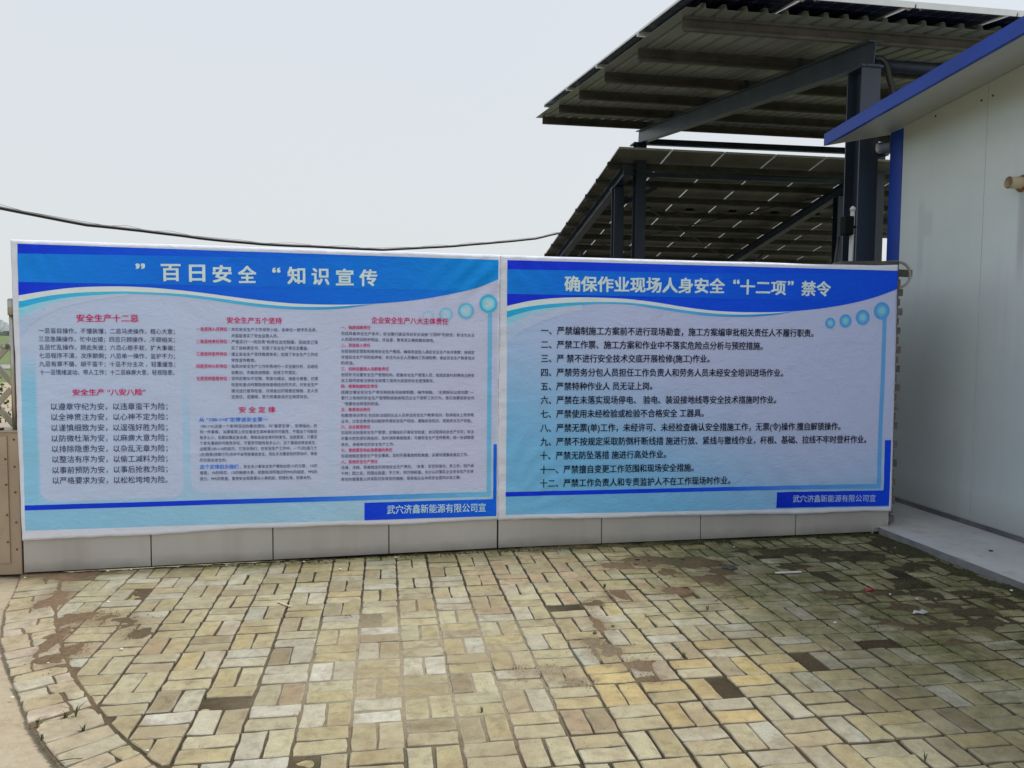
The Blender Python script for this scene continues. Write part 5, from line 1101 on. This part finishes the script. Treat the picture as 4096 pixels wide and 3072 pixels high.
for k in range(1, 4):
    m_ = MB(); m_.tube([(-1.76-0.34*k, 2.515, 0.9), (-1.76-0.34*k, 2.515, 1.5)], 0.014, 12); m_.build('upright', M['stainless'], gate, smooth=True)
cab = empty('gate_cabinet', (-2.0, 2.5, 0), 'rust-spotted beige metal cabinet under the folding gate', 'cabinet')
m_ = MB(); m_.box((-2.7, 2.44, 0.0), (-1.702, 2.86, 0.896)); m_.build('body', M['cabinet'], cab, bevel=0.004)
m_ = MB(); m_.box((-2.68, 2.431, 0.075), (-1.765, 2.4395, 0.872)); m_.build('door', M['cabinet'], cab, bevel=0.002)
m_ = MB(); m_.box((-2.72, 2.425, 0.8965), (-1.700, 2.88, 0.908)); m_.build('top_plate', M['cabinet'], cab, bevel=0.002)
for z in (0.16, 0.33, 0.52, 0.68, 0.85):
    for x in (-1.728, -1.775):
        m_ = MB(); yb = 2.4395 if x > -1.76 else 2.4305
        m_.tube([(x, yb+0.001, z+(0.05 if x < -1.76 else 0)), (x, yb-0.003, z+(0.05 if x < -1.76 else 0))], 0.006, 8); m_.build('rivet', M['screw'], cab)
m_ = MB(); m_.beam((-1.80, 2.46, 0.915), (-1.98, 2.46, 0.915), 0.05, 0.012); o = m_.build('strap', M['black'], bevel=0.002); tag(o, 'dark strap lying on the gate cabinet top', 'strap')

# ------------------------------------------------------------------ field bushes seen past the gate
def leafy(name, cx_, cy, r, h, n, mat, label, group):
    m_ = MB()
    for _ in range(n):
        a_ = random.random()*2*math.pi; rr = r*math.sqrt(random.random()); z = h*random.random()**0.8; rr *= (1-0.6*(z/h)**2)
        p_ = Vector((cx_+rr*math.cos(a_), cy+rr*math.sin(a_), z-0.15)); s_ = r*random.uniform(0.05, 0.10)
        d1 = Vector((random.gauss(0,1), random.gauss(0,1), random.gauss(0,1))).normalized()*s_; d2 = d1.cross(Vector((random.gauss(0,1), random.gauss(0,1), random.gauss(0,1)))).normalized()*s_*0.6
        m_.quad(p_-d1, p_-d2, p_+d1, p_+d2)
    o = m_.build(name, mat); tag(o, label, 'bush', group); return o
leafy('bush', -16.9, 34.5, 0.8, 0.9, 500, M['bush'], 'small round bush in the green field, farthest of the field bushes beside the road', 'bushes in the field')
leafy('bush', -5.9, 11.2, 0.45, 0.85, 500, M['bush'], 'leafy bush right behind the folding gate, nearest of the field bushes', 'bushes in the field')
leafy('bush', -9.6, 19.0, 0.6, 0.8, 400, M['bush'], 'leafy bush between gate and road, middle one of the field bushes', 'bushes in the field')
g = MB()
for i in range(220):
    x = -330+i*2.6+random.uniform(-1, 1); h = random.uniform(3.5, 6.5)
    yb = 420+random.uniform(-6, 6); n = len(g.v)
    for k in range(7):
        xx = x+random.uniform(-2.5, 2.5); hh = h*random.uniform(0.4, 1); s_ = random.uniform(1.2, 2.6)
        p_ = Vector((xx, yb+random.uniform(-2, 2), hh-0.2)); g.tube([p_-Vector((0,0,s_)), p_, p_+Vector((0,0,s_))], [s_*0.7, s_, s_*0.3], 6)
t = NT('hazy treeline'); M['tl'] = t.fin((0.34, 0.38, 0.38), 1.0)
o = g.build('treeline', M['tl']); o['kind'] = 'stuff'

# ------------------------------------------------------------------ weeds and litter on the paving
def weed(x, y, h, n, label, spread=0.5):
    m_ = MB()
    for k in range(n):
        a_ = random.random()*2*math.pi; l = h*random.uniform(0.6, 1.1); sp = l*spread*random.uniform(0.4, 1.2); w = h*0.035+0.0012
        b_ = Vector((x+random.uniform(-0.005, 0.005), y+random.uniform(-0.005, 0.005), -0.004)); d = Vector((math.cos(a_), math.sin(a_), 0)); sd_ = Vector((-d.y, d.x, 0))*w
        m1 = b_+d*sp*0.35+Vector((0,0,l*0.6)); tp = b_+d*sp+Vector((0,0,l*0.9))
        m_.quad(b_-sd_*0.6, b_+sd_*0.6, m1+sd_, m1-sd_); m_.quad(m1-sd_, m1+sd_, tp+sd_*0.1, tp-sd_*0.1)
    o = m_.build('weed', M['weed']); tag(o, label, 'weed', 'weeds growing in the paving joints'); return o
for (x, y, h, n, lb) in [
    (1.855,1.701,0.045,12,'small green weed among brown soil below the middle of the right banner'),
    (1.937,0.633,0.050,9,'upright little weed between grey bricks right of centre, the nearer of two close together'),
    (1.941,0.723,0.035,6,'tiny weed just behind the upright weed right of centre'),
    (0.925,0.227,0.050,7,'thin weed sprig in the joint of the front paving near the centre'),
    (-0.704,0.425,0.045,9,'dry spidery weed on the curved edge bricks, beside the long-bladed one'),
    (-0.670,0.430,0.095,5,'long-bladed weed leaning right on the curved edge bricks'),
    (-0.596,0.296,0.050,12,'bushy little weed in the curved edge bricks, nearest the camera'),
    (-0.781,0.361,0.060,8,'weed at the outer rim of the curved edge in sandy ground'),
    (-0.720,0.255,0.050,7,'weed at the outer rim of the curved edge, lowest on the left'),
    (2.464,-0.359,0.055,4,'single grassy blade in the front right paving corner'),
    (2.316,1.236,0.050,8,'dry grass sprig in the middle of the mossy bricks at right'),
    (3.02,2.60,0.030,9,'low weed at the foot of the wall under the right banner')]:
    weed(x, y, h*0.72, n, lb, 0.8 if 'spidery' in lb or 'long' in lb else 0.5)
def chip(name, x, y, s_, mat, label, cat, group=None, flat=0.5, z=0.003):
    m_ = MB(); bm = bmesh.new(); bmesh.ops.create_icosphere(bm, subdivisions=1, radius=s_)
    for v in bm.verts: v.co = Vector((v.co.x*random.uniform(0.7, 1.3), v.co.y*random.uniform(0.6, 1.2), v.co.z*flat*random.uniform(0.7, 1.1)))
    me = bpy.data.meshes.new(name); bm.to_mesh(me); bm.free(); me.materials.append(mat)
    o = bpy.data.objects.new(name, me); COL.objects.link(o); o.location = (x, y, z+s_*flat*0.6); tag(o, label, cat, group); return o
bits = [(-1.650,2.350,'at the wall foot by the gate cabinet'),(-1.197,2.425,'at the wall foot left of the first panel joint'),(-1.062,2.440,'at the wall foot just left of the first panel joint'),(-0.482,2.462,'at the wall foot under the second cladding panel'),(0.614,2.50,'at the wall foot under the third panel joint'),(0.255,2.271,'on the bricks below the third cladding panel'),(0.009,2.474,'at the wall foot under the third cladding panel'),(-0.705,1.096,'white square crumb on the left paving'),(-0.996,1.812,'on the brown soil joint at left'),(4.192,2.269,'beside the concrete step under the right banner'),(3.500,1.33,'on the dark moss right of the red stick'),(3.039,2.454,'near the wall under the right banner'),(2.907,0.941,'on mossy bricks left of the silver wrapper'),(-0.309,0.104,'long white chip in the dark gap of the curved edge'),(-0.981,0.973,'white flat chip in brown soil at left'),(-0.982,0.625,'on the curved edge bricks at far left'),(3.605,1.235,'behind the silver wrapper'),(3.676,1.132,'right of the silver wrapper'),(4.28,1.294,'at the foot of the concrete step, rightmost')]
for x, y, lb in bits:
    chip('pebble', x, y, random.uniform(0.006, 0.011), M['white_bit'], 'small pale stone chip '+lb if not lb.startswith(('white', 'long')) else lb, 'pebble', 'pale stone chips scattered on the paving')
for x, y, s_ in ((2.24,2.23,0.020),(2.31,2.19,0.016),(2.19,2.12,0.014),(2.55,2.20,0.013),(1.60,0.98,0.012),(1.72,1.06,0.010),(2.45,2.28,0.010)):
    pass
sl_ = ['dark lump of soil at the top left of the brown patch under the right banner','dark lump of soil in the middle of the brown patch under the right banner','crumb of soil at the lower left of the brown patch under the right banner','crumb of soil at the right of the brown patch under the right banner','dark clod in the brown smear in mid paving, left one of two','dark clod in the brown smear in mid paving, right one of two','flat clod near the wall over the brown patch']
for (x, y, s_), lb in zip(((2.24,2.23,0.020),(2.31,2.19,0.016),(2.19,2.12,0.014),(2.55,2.20,0.013),(1.60,0.98,0.012),(1.72,1.06,0.010),(2.45,2.28,0.010)), sl_):
    chip('soil_clod', x, y, s_, M['twig'], lb, 'clod', 'clods of soil on the paving', 0.4, 0.004)
m_ = MB(); m_.beam((-0.056, 1.683, 0.0065), (0.025, 1.589, 0.0065), 0.0105, 0.002); o = m_.build('wooden_stick', M['wood'], bevel=0.0008); tag(o, 'pale flat wooden stick lying on bricks left of centre', 'stick')
m_ = MB(); m_.tube([(3.386, 1.400, 0.009), (3.450, 1.413, 0.009)], 0.005, 8); o = m_.build('red_stick', M['red'], smooth=True); tag(o, 'short red plastic stick on the dark mossy bricks', 'litter')
v = []
m_ = MB(); wv = [(-0.05,0,0.004),(-0.03,0.018,0.018),(0.0,0.012,0.010),(0.02,0.020,0.020),(0.05,0.004,0.008),(0.03,-0.014,0.012),(0.0,-0.018,0.006),(-0.03,-0.012,0.012)]
for a, b in zip(wv, wv[1:]+wv[:1]): m_.poly([(3.463+a[0], 1.009+a[1], a[2]+0.002), (3.463+b[0], 1.009+b[1], b[2]+0.002), (3.463, 1.009, 0.016)])
o = m_.build('wrapper', M['foil']); tag(o, 'crumpled silver wrapper on dark mossy bricks at right', 'litter')
chip('flat_stone', 2.779, 1.962, 0.05, M['stone'], 'flat dark grey stone on the soil below the right banner', 'stone', None, 0.22, 0.004)
m_ = MB(); m_.box((3.02, 1.80, 0.006), (3.20, 1.817, 0.012)); o = m_.build('white_strip', M['white_bit'], bevel=0.001); tag(o, 'white plastic strip lying on bricks under the right banner', 'litter')
tw = [((2.42,1.36),(2.50,1.42),(2.58,1.43),'thin dry twig curving on the dark soil in mid paving'),((1.93,1.17),(2.0,1.15),(2.07,1.19),'dark twig on a pale grey brick right of centre'),((0.33,1.40),(0.345,1.385),(0.37,1.38),'short dark twig on bricks near the centre'),((-0.60,0.07),(-0.56,0.06),(-0.52,0.08),'short twig on the sandy ground at lower left')]
for a, b, c_, lb in tw:
    m_ = MB(); m_.tube([(a[0], a[1], 0.006), (b[0], b[1], 0.016), (c_[0], c_[1], 0.006)], [0.0022, 0.0018, 0.0012], 5); o = m_.build('twig', M['twig']); tag(o, lb, 'twig', 'twigs on the paving')
chip('small_rock', 4.70, 1.95, 0.018, M['stone'], 'small brown stone lying on the concrete step by the building', 'stone', None, 0.4, 0.05)

# moss cushions in the damp joints, and grit on the soil
def hsoil(x, y):
    i = int(np.clip((x+2.0)/6.4*(nx-1), 0, nx-1)); j = int(np.clip((y+1.15)/3.89*(ny-1), 0, ny-1)); return float(Hh[j, i])
mo = MB()
def speck(mb, x, y, z, s_):
    a = random.random()*6.28; n = len(mb.v); h = s_*random.uniform(0.5, 0.9)
    for k in range(4): mb.v.append((x+math.cos(a+k*1.57)*s_*random.uniform(0.6, 1.2), y+math.sin(a+k*1.57)*s_*random.uniform(0.6, 1.2), z-0.002))
    mb.v.append((x, y, z+h)); mb.f += [(n, n+1, n+4), (n+1, n+2, n+4), (n+2, n+3, n+4), (n+3, n, n+4)]
for _ in range(2600):
    x = random.uniform(-0.6, 4.3); y = wall_y(x)-abs(random.gauss(0, 0.035))-0.006; w = 0.3+0.7*min(1, max(0, (x+0.3)/3))
    if random.random() < w: speck(mo, x, y, max(0.0, hsoil(x, y)), random.uniform(0.003, 0.010))
for _ in range(2600):
    x = 4.345-abs(random.gauss(0, 0.07)); y = random.uniform(-0.6, 2.68); speck(mo, x, y, hsoil(x, y), random.uniform(0.003, 0.011))
for _ in range(9000):   # along the joints on the damp side
    x = random.uniform(1.6, 4.3); y = random.uniform(0.2, 2.6)
    if x+0.45*y < 2.3+1.6*random.random(): continue
    if random.random() < 0.5: x = round(x/C)*C+random.gauss(0, 0.003)
    else: y = round(y/C*2)/2*C+random.gauss(0, 0.003)
    speck(mo, x, y, max(-0.006, hsoil(x, y)), random.uniform(0.002, 0.005))
o = mo.build('moss', simple('moss', (0.045, 0.055, 0.018), 0.95, 0, 0.5, 40)); o['kind'] = 'stuff'
wd = MB()
for _ in range(260):
    if random.random() < 0.6: x = random.uniform(1.2, 4.3); y = wall_y(x)-random.uniform(0.005, 0.03)
    elif random.random() < 0.5: x = 4.34-random.uniform(0, 0.02); y = random.uniform(0.4, 2.6)
    else: x = round(random.uniform(2.0, 4.2)/C)*C; y = random.uniform(0.6, 2.4)
    for k in range(4):
        a = random.random()*6.28; h = random.uniform(0.006, 0.020); d = Vector((math.cos(a), math.sin(a), 0)); b_ = Vector((x, y, -0.004)); w_ = Vector((-d.y, d.x, 0))*0.0012
        wd.quad(b_-w_, b_+w_, b_+d*h*0.6+Vector((0,0,h))+w_*0.3, b_+d*h*0.6+Vector((0,0,h))-w_*0.3)
o = wd.build('ground_cover', M['weed']); o['kind'] = 'stuff'
gr = MB()
for _ in range(5200):
    a, b, ra, rb = random.choice(PATCH); x = a+random.gauss(0, ra*0.8); y = b+random.gauss(0, rb*0.8)
    if x < xout(y)+0.03 or x > 4.33 or y > wall_y(x)-0.01 or y < -1: continue
    speck(gr, x, y, max(0.001, hsoil(x, y)), random.uniform(0.0012, 0.0042))
for _ in range(2500):
    x = random.uniform(-1.4, 4.3); y = random.uniform(-0.6, 2.6)
    if x < xout(y)+0.03 or y > wall_y(x)-0.01: continue
    speck(gr, x, y, 0.001, random.uniform(0.0008, 0.0024))
o = gr.build('grit', simple('soil grit', (0.17, 0.125, 0.08), 0.95, 0, 0.5, 60)); o['kind'] = 'stuff'
